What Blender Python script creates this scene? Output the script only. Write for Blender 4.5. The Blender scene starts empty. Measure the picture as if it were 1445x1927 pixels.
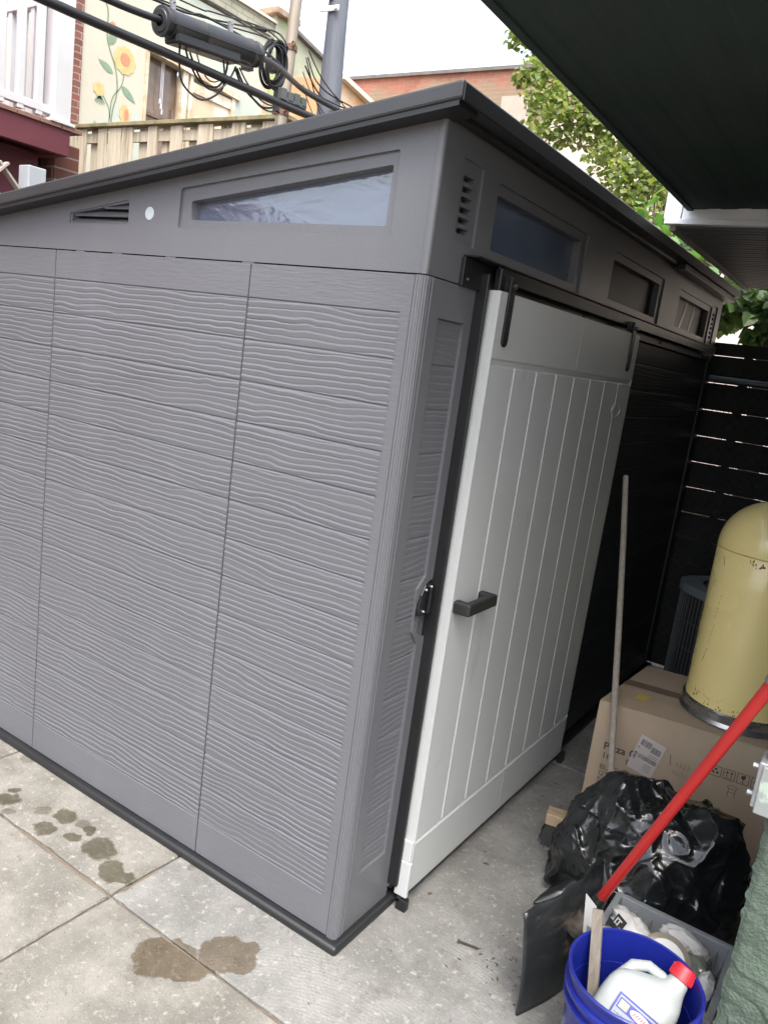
import bpy, bmesh, math, random
import numpy as np
from mathutils import Vector, Matrix, noise
from mathutils.geometry import tessellate_polygon

# ------------------------------------------------------------------ camera, sky, sun, exposure
sc = bpy.context.scene
COL = sc.collection
cd = bpy.data.cameras.new('camera')
cam = bpy.data.objects.new('camera', cd)
COL.objects.link(cam)
cr, cu, cf = Vector((0.8214, 0.5555, 0.1290)), Vector((-0.217, 0.0955, 0.9715)), Vector((-0.5285, 0.8260, -0.1950))
_yaw, _pitch, _roll = 0.5688, -0.1962, 0.1347
cf = Vector((-math.sin(_yaw) * math.cos(_pitch), math.cos(_yaw) * math.cos(_pitch), math.sin(_pitch)))
_r = Vector((math.cos(_yaw), math.sin(_yaw), 0))
_u = _r.cross(cf)
cr = _r * math.cos(_roll) + _u * math.sin(_roll)
cu = -_r * math.sin(_roll) + _u * math.cos(_roll)
M = Matrix((cr, cu, -cf)).transposed().to_4x4()
M.translation = Vector((1.0437, -1.6759, 1.6813))
cam.matrix_world = M
cd.sensor_fit = 'VERTICAL'
cd.sensor_height = 36.0
cd.lens = 1484.0 / 1927.0 * 36.0
cd.clip_start = 0.02
cd.clip_end = 600
sc.camera = cam

SUN_EL, SUN_AZ = math.radians(62), math.radians(140)      # azimuth from +y, clockwise
world = bpy.data.worlds.new('World')
sc.world = world
world.use_nodes = True
wt = world.node_tree
bg = wt.nodes['Background']
sky = wt.nodes.new('ShaderNodeTexSky')
sky.sky_type = 'NISHITA'
sky.sun_disc = False
sky.sun_elevation = SUN_EL
sky.sun_rotation = SUN_AZ
sky.air_density = 1.0
sky.dust_density = 5.0
sky.ozone_density = 1.0
hs = wt.nodes.new('ShaderNodeHueSaturation')
hs.inputs['Saturation'].default_value = 0.55
wt.links.new(sky.outputs[0], hs.inputs['Color'])
wt.links.new(hs.outputs[0], bg.inputs['Color'])
bg.inputs['Strength'].default_value = 0.15
sd = bpy.data.lights.new('sun', 'SUN')
sd.energy = 0.65
sd.angle = math.radians(35)
sd.color = (1.0, 0.96, 0.9)
sun = bpy.data.objects.new('sun', sd)
COL.objects.link(sun)
to_sun = Vector((math.sin(SUN_AZ) * math.cos(SUN_EL), math.cos(SUN_AZ) * math.cos(SUN_EL), math.sin(SUN_EL)))
sun.rotation_euler = (-to_sun).to_track_quat('-Z', 'Y').to_euler()
sun.location = (0, 0, 30)
vs = sc.view_settings
vs.view_transform = 'Standard'
vs.look = 'None'
vs.gamma = 1
vs.use_curve_mapping = False
vs.exposure = 2.1

# ------------------------------------------------------------------ materials
MATS = {}


def srgb(r, g, b):
    f = lambda c: c / 12.92 if c <= 0.04045 else ((c + 0.055) / 1.055) ** 2.4
    return (f(r / 255), f(g / 255), f(b / 255))


def mat(name, col, rough=0.6, metal=0.0, var=0.12, vscale=6.0, bump=0.0, bscale=80.0, col2=None, c2scale=3.0, c2lo=0.5, c2hi=0.7,
        spec=0.5, c2str=None, stretch=(1, 1, 1), trans=0.0, alpha=1.0, coat=0.0):
    if name in MATS:
        return MATS[name]
    m = bpy.data.materials.new(name)
    MATS[name] = m
    m.use_nodes = True
    nt = m.node_tree
    N, L = nt.nodes, nt.links
    b = N['Principled BSDF']
    b.inputs['Roughness'].default_value = rough
    b.inputs['Metallic'].default_value = metal
    b.inputs['Specular IOR Level'].default_value = spec
    b.inputs['Transmission Weight'].default_value = trans
    b.inputs['Alpha'].default_value = alpha
    b.inputs['Coat Weight'].default_value = coat
    tc = N.new('ShaderNodeTexCoord')
    mp = N.new('ShaderNodeMapping')
    mp.inputs['Scale'].default_value = stretch
    L.new(tc.outputs['Object'], mp.inputs['Vector'])
    n1 = N.new('ShaderNodeTexNoise')
    n1.inputs['Scale'].default_value = vscale
    n1.inputs['Detail'].default_value = 6
    n1.inputs['Roughness'].default_value = 0.65
    L.new(mp.outputs[0], n1.inputs['Vector'])
    mr = N.new('ShaderNodeMapRange')
    mr.inputs['From Min'].default_value = 0.25
    mr.inputs['From Max'].default_value = 0.75
    mr.inputs['To Min'].default_value = 1 - var
    mr.inputs['To Max'].default_value = 1 + var
    L.new(n1.outputs[0], mr.inputs['Value'])
    mul = N.new('ShaderNodeMix')
    mul.data_type = 'RGBA'
    mul.blend_type = 'MULTIPLY'
    mul.inputs['Factor'].default_value = 1
    mul.inputs['A'].default_value = (*col, 1)
    if col2:
        n2 = N.new('ShaderNodeTexNoise')
        n2.inputs['Scale'].default_value = c2scale
        n2.inputs['Detail'].default_value = 8
        n2.inputs['Roughness'].default_value = 0.6
        if c2str:
            mp2 = N.new('ShaderNodeMapping')
            mp2.inputs['Scale'].default_value = c2str
            L.new(tc.outputs['Object'], mp2.inputs['Vector'])
            L.new(mp2.outputs[0], n2.inputs['Vector'])
        else:
            L.new(mp.outputs[0], n2.inputs['Vector'])
        r2 = N.new('ShaderNodeMapRange')
        r2.interpolation_type = 'SMOOTHSTEP'
        r2.inputs['From Min'].default_value = c2lo
        r2.inputs['From Max'].default_value = c2hi
        L.new(n2.outputs[0], r2.inputs['Value'])
        mx = N.new('ShaderNodeMix')
        mx.data_type = 'RGBA'
        mx.inputs['A'].default_value = (*col, 1)
        mx.inputs['B'].default_value = (*col2, 1)
        L.new(r2.outputs[0], mx.inputs['Factor'])
        L.new(mx.outputs['Result'], mul.inputs['A'])
    L.new(mr.outputs[0], mul.inputs['B'])
    L.new(mul.outputs['Result'], b.inputs['Base Color'])
    rr = N.new('ShaderNodeMapRange')
    rr.inputs['To Min'].default_value = max(0.02, rough - 0.08)
    rr.inputs['To Max'].default_value = min(1, rough + 0.08)
    L.new(n1.outputs[0], rr.inputs['Value'])
    L.new(rr.outputs[0], b.inputs['Roughness'])
    if bump > 0:
        n3 = N.new('ShaderNodeTexNoise')
        n3.inputs['Scale'].default_value = bscale
        n3.inputs['Detail'].default_value = 4
        L.new(mp.outputs[0], n3.inputs['Vector'])
        bp = N.new('ShaderNodeBump')
        bp.inputs['Strength'].default_value = 1.0
        bp.inputs['Distance'].default_value = bump
        L.new(n3.outputs[0], bp.inputs['Height'])
        L.new(bp.outputs[0], b.inputs['Normal'])
    return m


def brick_mat(name, c1, c2, mortar, scale=1.0, axis='x', plaster=None, bandz=None):
    m = bpy.data.materials.new(name)
    m.use_nodes = True
    nt = m.node_tree
    N, L = nt.nodes, nt.links
    b = N['Principled BSDF']
    b.inputs['Roughness'].default_value = 0.9
    tc = N.new('ShaderNodeTexCoord')
    sp = N.new('ShaderNodeSeparateXYZ')
    L.new(tc.outputs['Object'], sp.inputs[0])
    cb = N.new('ShaderNodeCombineXYZ')
    L.new(sp.outputs['X' if axis == 'x' else 'Y'], cb.inputs['X'])
    L.new(sp.outputs['Z'], cb.inputs['Y'])
    br = N.new('ShaderNodeTexBrick')
    br.inputs['Color1'].default_value = (*c1, 1)
    br.inputs['Color2'].default_value = (*c2, 1)
    br.inputs['Mortar'].default_value = (*mortar, 1)
    br.inputs['Scale'].default_value = scale
    br.inputs['Brick Width'].default_value = 0.22
    br.inputs['Row Height'].default_value = 0.075
    br.inputs['Mortar Size'].default_value = 0.006
    L.new(cb.outputs[0], br.inputs['Vector'])
    n1 = N.new('ShaderNodeTexNoise')
    n1.inputs['Scale'].default_value = 2.3
    n1.inputs['Detail'].default_value = 6
    L.new(tc.outputs['Object'], n1.inputs['Vector'])
    mr = N.new('ShaderNodeMapRange')
    mr.inputs['To Min'].default_value = 0.6
    mr.inputs['To Max'].default_value = 1.4
    L.new(n1.outputs[0], mr.inputs['Value'])
    mul = N.new('ShaderNodeMix')
    mul.data_type = 'RGBA'
    mul.blend_type = 'MULTIPLY'
    mul.inputs['Factor'].default_value = 1
    L.new(br.outputs['Color'], mul.inputs['A'])
    L.new(mr.outputs[0], mul.inputs['B'])
    out = mul.outputs['Result']
    if plaster:
        mx = N.new('ShaderNodeMix')
        mx.data_type = 'RGBA'
        L.new(out, mx.inputs['A'])
        pn = N.new('ShaderNodeMix')
        pn.data_type = 'RGBA'
        pn.inputs['A'].default_value = (*plaster, 1)
        pn.inputs['B'].default_value = (plaster[0] * .7, plaster[1] * .7, plaster[2] * .7, 1)
        n4 = N.new('ShaderNodeTexNoise')
        n4.inputs['Scale'].default_value = 1.3
        n4.inputs['Detail'].default_value = 8
        L.new(tc.outputs['Object'], n4.inputs['Vector'])
        L.new(n4.outputs[0], pn.inputs['Factor'])
        L.new(pn.outputs['Result'], mx.inputs['B'])
        ad = N.new('ShaderNodeMath')
        ad.operation = 'MULTIPLY_ADD'
        n5 = N.new('ShaderNodeTexNoise')
        n5.inputs['Scale'].default_value = 1.6
        n5.inputs['Detail'].default_value = 10
        n5.inputs['Roughness'].default_value = 0.7
        L.new(tc.outputs['Object'], n5.inputs['Vector'])
        L.new(n5.outputs[0], ad.inputs[0])
        ad.inputs[1].default_value = 1.6
        L.new(sp.outputs['Z'], ad.inputs[2])
        r5 = N.new('ShaderNodeMapRange')
        r5.inputs['From Min'].default_value = bandz + 0.8 - .12
        r5.inputs['From Max'].default_value = bandz + 0.8 + .12
        r5.inputs['To Min'].default_value = 1
        r5.inputs['To Max'].default_value = 0
        L.new(ad.outputs[0], r5.inputs['Value'])
        L.new(r5.outputs[0], mx.inputs['Factor'])
        out = mx.outputs['Result']
    L.new(out, b.inputs['Base Color'])
    bp = N.new('ShaderNodeBump')
    bp.inputs['Distance'].default_value = 0.006
    L.new(br.outputs['Fac'], bp.inputs['Height'])
    bp.invert = True
    L.new(bp.outputs[0], b.inputs['Normal'])
    return m


STAINS = [(-0.827, -0.173, 11.8, 16.0, 11.7, -11.7), (-0.861, -0.18, 36.1, 49.8, 31.8, -31.7), (-0.71, -0.217, 16.0, 21.1, 12.6, -12.8),
          (-0.654, -0.204, 24.6, 31.4, 28.1, -28.8), (-1.048, -0.144, 15.2, 22.2, 15.4, -15.0), (-1.038, -0.232, 16.0, 24.6, 18.7, -18.4),
          (-0.973, -0.128, 24.6, 34.5, 26.3, -25.8), (-0.929, -0.139, 25.0, 34.7, 24.2, -23.9), (-0.931, -0.198, 20.6, 29.7, 27.7, -27.5),
          (-1.127, -0.176, 21.6, 33.2, 28.5, -27.6), (-1.269, -0.222, 11.8, 19.7, 22.1, -21.1), (-1.298, -0.175, 25.3, 41.5, 42.7, -40.4),
          (-1.458, -0.019, 19.1, 30.4, 23.5, -21.4), (-1.199, -0.264, 22.5, 37.6, 46.4, -44.9),
          (-0.32, -0.34, 7.3, 8.5, 8.9, -9.6), (-0.252, -0.334, 8.7, 9.7, 16.7, -18.1), (-0.21, -0.218, 9.3, 9.4, 9.9, -10.7),
          (-0.163, -0.214, 14.1, 13.8, 14.2, -15.4), (-0.175, -0.158, 27.1, 25.8, 28.3, -30.5), (-0.542, -0.023, 31.3, 34.0, 38.2, -38.8)]


def concrete_mat(name, base, light, stains=True, broom=False):
    m = bpy.data.materials.new(name)
    m.use_nodes = True
    nt = m.node_tree
    N, L = nt.nodes, nt.links
    b = N['Principled BSDF']
    b.inputs['Specular IOR Level'].default_value = 0.3
    tc = N.new('ShaderNodeTexCoord')
    P = tc.outputs['Object']

    def nz(scale, detail=6, rough=0.6, vec=None, dist=0.0):
        n = N.new('ShaderNodeTexNoise')
        n.inputs['Scale'].default_value = scale
        n.inputs['Detail'].default_value = detail
        n.inputs['Roughness'].default_value = rough
        n.inputs['Distortion'].default_value = dist
        L.new(vec or P, n.inputs['Vector'])
        return n

    def rng(v, a, c, ta=0.0, tb=1.0, smooth=True):
        r = N.new('ShaderNodeMapRange')
        if smooth:
            r.interpolation_type = 'SMOOTHSTEP'
        r.inputs['From Min'].default_value = a
        r.inputs['From Max'].default_value = c
        r.inputs['To Min'].default_value = ta
        r.inputs['To Max'].default_value = tb
        L.new(v, r.inputs['Value'])
        return r.outputs[0]

    def mix(a, bb, f, blend='MIX'):
        x = N.new('ShaderNodeMix')
        x.data_type = 'RGBA'
        x.blend_type = blend
        for s, v in (('A', a), ('B', bb)):
            if isinstance(v, tuple):
                x.inputs[s].default_value = (*v, 1)
            else:
                L.new(v, x.inputs[s])
        if isinstance(f, float):
            x.inputs['Factor'].default_value = f
        else:
            L.new(f, x.inputs['Factor'])
        return x.outputs['Result']
    c = mix(tuple(x * .88 for x in base), tuple(x * 1.06 for x in light), rng(nz(3.2, 8, 0.65).outputs[0], 0.35, 0.66))
    c = mix(c, (base[0] * .80, base[1] * .77, base[2] * .72), rng(nz(7.5, 10, 0.75).outputs[0], 0.5, 0.72))
    c = mix(c, tuple(min(1, x * 1.35) for x in light), rng(nz(38, 5, 0.7).outputs[0], 0.54, 0.70))
    c = mix(c, tuple(min(1, x * 1.75) for x in light), rng(nz(150, 3, 0.7).outputs[0], 0.60, 0.70, 0.0, 0.75))
    c = mix(c, tuple(x * .52 for x in base), rng(nz(125, 4, 0.75, dist=.4).outputs[0], 0.58, 0.70, 0.0, 0.7))
    c = mix(c, tuple(x * .62 for x in base), rng(nz(70, 4, 0.8).outputs[0], 0.57, 0.72))
    c = mix(c, (0.43, 0.36, 0.30), rng(nz(2.1, 6, 0.6, dist=.6).outputs[0], 0.62, 0.8))
    vo = N.new('ShaderNodeTexVoronoi')
    vo.inputs['Scale'].default_value = 170
    L.new(P, vo.inputs['Vector'])
    c = mix(c, tuple(x * .5 for x in base), rng(vo.outputs['Distance'], 0.0, 0.22, 0.35, 0.0))
    # fallen green paint flecks
    v2 = N.new('ShaderNodeTexVoronoi')
    v2.inputs['Scale'].default_value = 5.0
    wv = N.new('ShaderNodeVectorMath')
    wv.operation = 'MULTIPLY_ADD'
    nn = nz(30, 2)
    L.new(nn.outputs['Color'], wv.inputs[0])
    wv.inputs[1].default_value = (0.03, 0.03, 0)
    L.new(P, wv.inputs[2])
    L.new(wv.outputs[0], v2.inputs['Vector'])
    if stains:
        c = mix(c, (0.19, 0.25, 0.24), rng(v2.outputs['Distance'], 0.040, 0.055, 0.75, 0.0))
    if stains:
        wn = nz(22, 6, 0.65)
        sub = N.new('ShaderNodeVectorMath')
        sub.operation = 'SUBTRACT'
        L.new(wn.outputs['Color'], sub.inputs[0])
        sub.inputs[1].default_value = (.5, .5, .5)
        w2 = N.new('ShaderNodeVectorMath')
        w2.operation = 'MULTIPLY_ADD'
        L.new(sub.outputs[0], w2.inputs[0])
        w2.inputs[1].default_value = (0.06, 0.06, 0)
        L.new(P, w2.inputs[2])
        acc = None
        for i, (sx, sy, a, bb, cc, dd) in enumerate(STAINS):
            s = N.new('ShaderNodeVectorMath')
            s.operation = 'SUBTRACT'
            L.new(w2.outputs[0], s.inputs[0])
            s.inputs[1].default_value = (sx, sy, 0)
            d1 = N.new('ShaderNodeVectorMath')
            d1.operation = 'DOT_PRODUCT'
            L.new(s.outputs[0], d1.inputs[0])
            d1.inputs[1].default_value = (a, bb, 0)
            d2 = N.new('ShaderNodeVectorMath')
            d2.operation = 'DOT_PRODUCT'
            L.new(s.outputs[0], d2.inputs[0])
            d2.inputs[1].default_value = (cc, dd, 0)
            cb = N.new('ShaderNodeCombineXYZ')
            L.new(d1.outputs['Value'], cb.inputs[0])
            L.new(d2.outputs['Value'], cb.inputs[1])
            ln = N.new('ShaderNodeVectorMath')
            ln.operation = 'LENGTH'
            L.new(cb.outputs[0], ln.inputs[0])
            w = 0.12 if i < 14 else 0.06
            o = rng(ln.outputs['Value'], 1.0 - w, 1.0 + w, 1.0 if i not in (1, 9, 12, 19, 6, 13) else .6, 0.0)
            if acc is None:
                acc = o
            else:
                mm = N.new('ShaderNodeMath')
                mm.operation = 'MAXIMUM'
                L.new(acc, mm.inputs[0])
                L.new(o, mm.inputs[1])
                acc = mm.outputs[0]
        sx_ = N.new('ShaderNodeSeparateXYZ')
        L.new(P, sx_.inputs[0])
        sc_ = mix((0.40, 0.38, 0.31), (0.52, 0.44, 0.35), rng(sx_.outputs['X'], -0.62, -0.5))
        sc_ = mix(sc_, (0.75, 0.7, 0.62), rng(nz(34, 6, 0.7).outputs[0], 0.52, 0.78, 0.0, 0.8))
        dark = mix(c, sc_, 1.0, 'MULTIPLY')
        c = mix(c, dark, acc)
        L.new(rng(acc, 0, 1, 0.85, 0.55), b.inputs['Roughness'])
    else:
        b.inputs['Roughness'].default_value = 0.85
    L.new(c, b.inputs['Base Color'])
    h = nz(120, 5, 0.7)
    bp = N.new('ShaderNodeBump')
    bp.inputs['Distance'].default_value = 0.0035
    bp.inputs['Strength'].default_value = 0.8
    L.new(h.outputs[0], bp.inputs['Height'])
    last = bp
    if broom:
        wn = N.new('ShaderNodeTexWave')
        wn.wave_type = 'RINGS'
        wn.rings_direction = 'Z'
        wn.inputs['Scale'].default_value = 26
        wn.inputs['Distortion'].default_value = 3.5
        wn.inputs['Detail'].default_value = 3
        wn.inputs['Detail Scale'].default_value = 2
        mp = N.new('ShaderNodeMapping')
        mp.inputs['Location'].default_value = (-0.25, 0.62, 0)
        L.new(P, mp.inputs['Vector'])
        L.new(mp.outputs[0], wn.inputs['Vector'])
        b2 = N.new('ShaderNodeBump')
        b2.inputs['Distance'].default_value = 0.0006
        b2.inputs['Strength'].default_value = 0.7
        msk = N.new('ShaderNodeMath')
        msk.operation = 'MULTIPLY'
        L.new(wn.outputs['Fac'], msk.inputs[0])
        L.new(rng(nz(3.1, 3).outputs[0], 0.42, 0.62), msk.inputs[1])
        L.new(msk.outputs[0], b2.inputs['Height'])
        L.new(bp.outputs[0], b2.inputs['Normal'])
        last = b2
    L.new(last.outputs[0], b.inputs['Normal'])
    return m


def leaf_mat(name, c1, c2, tr=0.45):
    m = bpy.data.materials.new(name)
    m.use_nodes = True
    nt = m.node_tree
    N, L = nt.nodes, nt.links
    b = N['Principled BSDF']
    b.inputs['Roughness'].default_value = 0.5
    gi = N.new('ShaderNodeNewGeometry')
    mx = N.new('ShaderNodeMix')
    mx.data_type = 'RGBA'
    mx.inputs['A'].default_value = (*c1, 1)
    mx.inputs['B'].default_value = (*c2, 1)
    L.new(gi.outputs['Random Per Island'], mx.inputs['Factor'])
    L.new(mx.outputs['Result'], b.inputs['Base Color'])
    t = N.new('ShaderNodeBsdfTranslucent')
    g = N.new('ShaderNodeMix')
    g.data_type = 'RGBA'
    g.blend_type = 'MULTIPLY'
    g.inputs['Factor'].default_value = 1
    L.new(mx.outputs['Result'], g.inputs['A'])
    g.inputs['B'].default_value = (1.6, 1.7, 0.7, 1)
    L.new(g.outputs['Result'], t.inputs['Color'])
    ms = N.new('ShaderNodeMixShader')
    ms.inputs[0].default_value = tr
    L.new(b.outputs[0], ms.inputs[1])
    L.new(t.outputs[0], ms.inputs[2])
    L.new(ms.outputs[0], N['Material Output'].inputs['Surface'])
    return m


# ------------------------------------------------------------------ mesh helpers
ROOTLOC = {}


class MB:
    def __init__(s):
        s.v, s.f = [], []

    def add(s, vs_, fs_):
        n = len(s.v)
        s.v += [tuple(p) for p in vs_]
        s.f += [tuple(i + n for i in q) for q in fs_]
        return s

    def box(s, x0, x1, y0, y1, z0, z1):
        p = [(x0, y0, z0), (x1, y0, z0), (x1, y1, z0), (x0, y1, z0), (x0, y0, z1), (x1, y0, z1), (x1, y1, z1), (x0, y1, z1)]
        return s.add(p, [(0, 3, 2, 1), (4, 5, 6, 7), (0, 1, 5, 4), (1, 2, 6, 5), (2, 3, 7, 6), (3, 0, 4, 7)])

    def obox(s, c, ax, ay, az, hx, hy, hz):
        c = Vector(c)
        p = [c + ax * (hx * i) + ay * (hy * j) + az * (hz * k) for k in (-1, 1) for i, j in ((-1, -1), (1, -1), (1, 1), (-1, 1))]
        return s.add(p, [(0, 3, 2, 1), (4, 5, 6, 7), (0, 1, 5, 4), (1, 2, 6, 5), (2, 3, 7, 6), (3, 0, 4, 7)])

    def bar(s, a, b, w, h, up=(0, 0, 1)):
        a, b = Vector(a), Vector(b)
        d = (b - a)
        l = d.length
        d.normalize()
        u = Vector(up)
        r = d.cross(u).normalized()
        u = r.cross(d)
        return s.obox((a + b) / 2, d, r, u, l / 2, w / 2, h / 2)

    def tube(s, pts, rad, seg=8, caps=True):
        pts = [Vector(p) for p in pts]
        n = len(pts)
        rads = rad if isinstance(rad, (list, tuple)) else [rad] * n
        base = len(s.v)
        prev = None
        for i, p in enumerate(pts):
            t = (pts[min(i + 1, n - 1)] - pts[max(i - 1, 0)]).normalized()
            if prev is None:
                ref = Vector((0, 0, 1)) if abs(t.z) < .9 else Vector((1, 0, 0))
                a = t.cross(ref).normalized()
            else:
                a = (prev - t * prev.dot(t)).normalized()
            prev = a
            b = t.cross(a)
            for k in range(seg):
                th = 2 * math.pi * k / seg
                s.v.append(tuple(p + (a * math.cos(th) + b * math.sin(th)) * rads[i]))
        for i in range(n - 1):
            for k in range(seg):
                k2 = (k + 1) % seg
                s.f.append((base + i * seg + k, base + i * seg + k2, base + (i + 1) * seg + k2, base + (i + 1) * seg + k))
        if caps:
            s.f.append(tuple(base + k for k in range(seg))[::-1])
            s.f.append(tuple(base + (n - 1) * seg + k for k in range(seg)))
        return s

    def lathe(s, prof, c, seg=48, axis=None, closed=False):
        c = Vector(c)
        ax = Vector(axis or (0, 0, 1)).normalized()
        ref = Vector((1, 0, 0)) if abs(ax.x) < .9 else Vector((0, 1, 0))
        a = (ref - ax * ref.dot(ax)).normalized()
        b = ax.cross(a)
        base = len(s.v)
        for r, z in prof:
            for k in range(seg):
                th = 2 * math.pi * k / seg
                s.v.append(tuple(c + (a * math.cos(th) + b * math.sin(th)) * r + ax * z))
        n = len(prof)
        for i in range(n - 1 if not closed else n):
            for k in range(seg):
                k2 = (k + 1) % seg
                j = (i + 1) % n
                s.f.append((base + i * seg + k, base + i * seg + k2, base + j * seg + k2, base + j * seg + k))
        return s

    def prism(s, poly, fn, d0, d1):
        """poly: 2-D points, fn(u, v, d) -> 3-D"""
        n = len(poly)
        a = [fn(u, v, d0) for u, v in poly]
        b = [fn(u, v, d1) for u, v in poly]
        tri = tessellate_polygon([[Vector((u, v, 0)) for u, v in poly]])
        s.add(a + b, [tuple(t) for t in tri] + [tuple(i + n for i in t) for t in tri] + [(i, (i + 1) % n, (i + 1) % n + n, i + n) for i in range(n)])
        return s

    def plate(s, outer, holes, fn, d0=0.0, hd=0.03, od=0.0):
        """plate with holes at depth d0; hole walls run to depth hd, outer walls to od if od > d0"""
        loops = [outer] + holes
        tri = tessellate_polygon([[Vector((u, v, 0)) for u, v in l] for l in loops])
        flat = [p for l in loops for p in l]
        s.add([fn(u, v, d0) for u, v in flat], [tuple(t) for t in tri])
        for i, l in enumerate(loops):
            d = od if i == 0 else hd
            if d <= d0:
                continue
            n = len(l)
            s.add([fn(u, v, d0) for u, v in l] + [fn(u, v, d) for u, v in l], [(k, (k + 1) % n, (k + 1) % n + n, k + n) for k in range(n)])
        return s

    def grid(s, P):
        """P: (ny, nx, 3) array"""
        ny, nx = P.shape[:2]
        base = len(s.v)
        s.v += [tuple(map(float, p)) for p in P.reshape(-1, 3)]
        for j in range(ny - 1):
            o = base + j * nx
            s.f += [(o + i, o + i + 1, o + nx + i + 1, o + nx + i) for i in range(nx - 1)]
        return s

    def build(s, name, m, parent=None, smooth=False, bevel=0.0, segs=2, origin=None, angle=40, flip=True):
        me = bpy.data.meshes.new(name)
        o = Vector(origin) if origin is not None else Vector((0, 0, 0))
        me.from_pydata([tuple(Vector(p) - o) for p in s.v] if origin is not None else s.v, [], s.f)
        me.update()
        if flip:
            bm = bmesh.new()
            bm.from_mesh(me)
            bmesh.ops.remove_doubles(bm, verts=bm.verts, dist=1e-5)
            bmesh.ops.recalc_face_normals(bm, faces=bm.faces)
            bm.to_mesh(me)
            bm.free()
        ob = bpy.data.objects.new(name, me)
        COL.objects.link(ob)
        ob.location = o
        if m is not None:
            me.materials.append(m)
        if smooth:
            me.polygons.foreach_set('use_smooth', [True] * len(me.polygons))
            if angle < 180:
                try:
                    me.set_sharp_from_angle(angle=math.radians(angle))
                except Exception:
                    pass
        if bevel > 0:
            bv = ob.modifiers.new('bevel', 'BEVEL')
            bv.width = bevel
            bv.segments = segs
            bv.limit_method = 'ANGLE'
            bv.angle_limit = math.radians(35)
        if parent is not None:
            attach(ob, parent)
        else:
            ROOTLOC[ob.name] = o
        return ob


def attach(ob, parent):
    ob.parent = parent
    T = Matrix.Translation(ROOTLOC.get(parent.name, Vector((0, 0, 0))))
    ob.matrix_parent_inverse = T.inverted()
    ROOTLOC[ob.name] = Vector((0, 0, 0))


def tag(o, label=None, cat=None, group=None, kind=None):
    if label:
        o['label'] = label
    if cat:
        o['category'] = cat
    if group:
        o['group'] = group
    if kind:
        o['kind'] = kind
    return o


def thing(name, label, cat, loc=(0, 0, 0), group=None):
    o = bpy.data.objects.new(name, None)
    COL.objects.link(o)
    o.location = loc
    o.empty_display_size = 0.1
    ROOTLOC[o.name] = Vector(loc)
    return tag(o, label, cat, group)


def struct(o):
    o['kind'] = 'structure'
    return o


def text_mesh(body, size, fn, d, shear=0.0, spacing=1.0, extrude=0.0, bold=0.0):
    cu_ = bpy.data.curves.new('txt', 'FONT')
    cu_.body = body
    cu_.size = size
    cu_.shear = shear
    cu_.space_character = spacing
    cu_.offset = bold
    cu_.resolution_u = 3
    ob = bpy.data.objects.new('txt', cu_)
    COL.objects.link(ob)
    dg = bpy.context.evaluated_depsgraph_get()
    me = bpy.data.meshes.new_from_object(ob.evaluated_get(dg))
    b = MB()
    b.add([fn(v.co.x, v.co.y, d) for v in me.vertices], [tuple(p.vertices) for p in me.polygons])
    bpy.data.objects.remove(ob)
    bpy.data.curves.remove(cu_)
    bpy.data.meshes.remove(me)
    return b


rs = random.Random(11)


def vnoise(x, y, seed=0):
    """smooth value noise on numpy arrays, range 0..1"""
    xi, yi = np.floor(x).astype(np.int64), np.floor(y).astype(np.int64)
    fx, fy = x - xi, y - yi
    fx = fx * fx * (3 - 2 * fx)
    fy = fy * fy * (3 - 2 * fy)

    def h(a, b):
        n = (a * 374761393 + b * 668265263 + seed * 1442695041) & 0xffffffff
        n = ((n ^ (n >> 13)) * 1274126177) & 0xffffffff
        return ((n ^ (n >> 16)) & 0xffff) / 65535.0
    return (h(xi, yi) * (1 - fx) + h(xi + 1, yi) * fx) * (1 - fy) + (h(xi, yi + 1) * (1 - fx) + h(xi + 1, yi + 1) * fx) * fy


def quadfn(A, r, n):
    """plane mapper: u along r, v up z, d outward along n"""
    A, r, n = Vector(A), Vector(r), Vector(n)
    return lambda u, v, d: tuple(A + r * u + Vector((0, 0, 1)) * v + n * d)


def leaf_cloud(mb, pts, size, rnd, droop=0.5):
    """heart shaped leaves, folded along the midrib, hanging at random angles"""
    shp = [(0, 0), (.32, .06), (.5, .32), (.36, .66), (0, 1.0), (-.36, .66), (-.5, .32), (-.32, .06)]
    for p in pts:
        sz = size * rnd.uniform(.65, 1.25)
        yaw = rnd.uniform(0, 2 * math.pi)
        d = Vector((math.cos(yaw), math.sin(yaw), -rnd.uniform(.1, 1.2) * droop)).normalized()
        sd_ = d.cross(Vector((0, 0, 1))).normalized()
        roll = rnd.uniform(-.7, .7)
        up = sd_.cross(d)
        sd_ = sd_ * math.cos(roll) + up * math.sin(roll)
        up = sd_.cross(d)
        fold = rnd.uniform(.05, .3)
        c = Vector(p)
        V = []
        for u, v in shp:
            V.append(c + sd_ * (u * sz) + d * (v * sz) + up * (abs(u) * fold * sz - v * v * .18 * sz))
        V.append(c + d * (.5 * sz) - up * (.05 * sz))
        mb.add(V, [(8, 0, 1, 2), (8, 2, 3, 4), (8, 4, 5, 6), (8, 6, 7, 0)])

# ------------------------------------------------------------------ ground
dirt = mat('dirt', (0.13, 0.105, 0.08), 0.95, var=.35, vscale=9, bump=.01, bscale=40)
g = MB()
g.add([(-200, -200, -.012), (200, -200, -.012), (200, 200, -.012), (-200, 200, -.012)], [(0, 1, 2, 3)])
struct(g.build('ground', dirt))
conc_a = concrete_mat('concrete_slab', (0.140, 0.134, 0.118), (0.196, 0.189, 0.168))
conc_b = concrete_mat('concrete_pad', (0.150, 0.149, 0.140), (0.205, 0.204, 0.193), broom=True)


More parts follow.
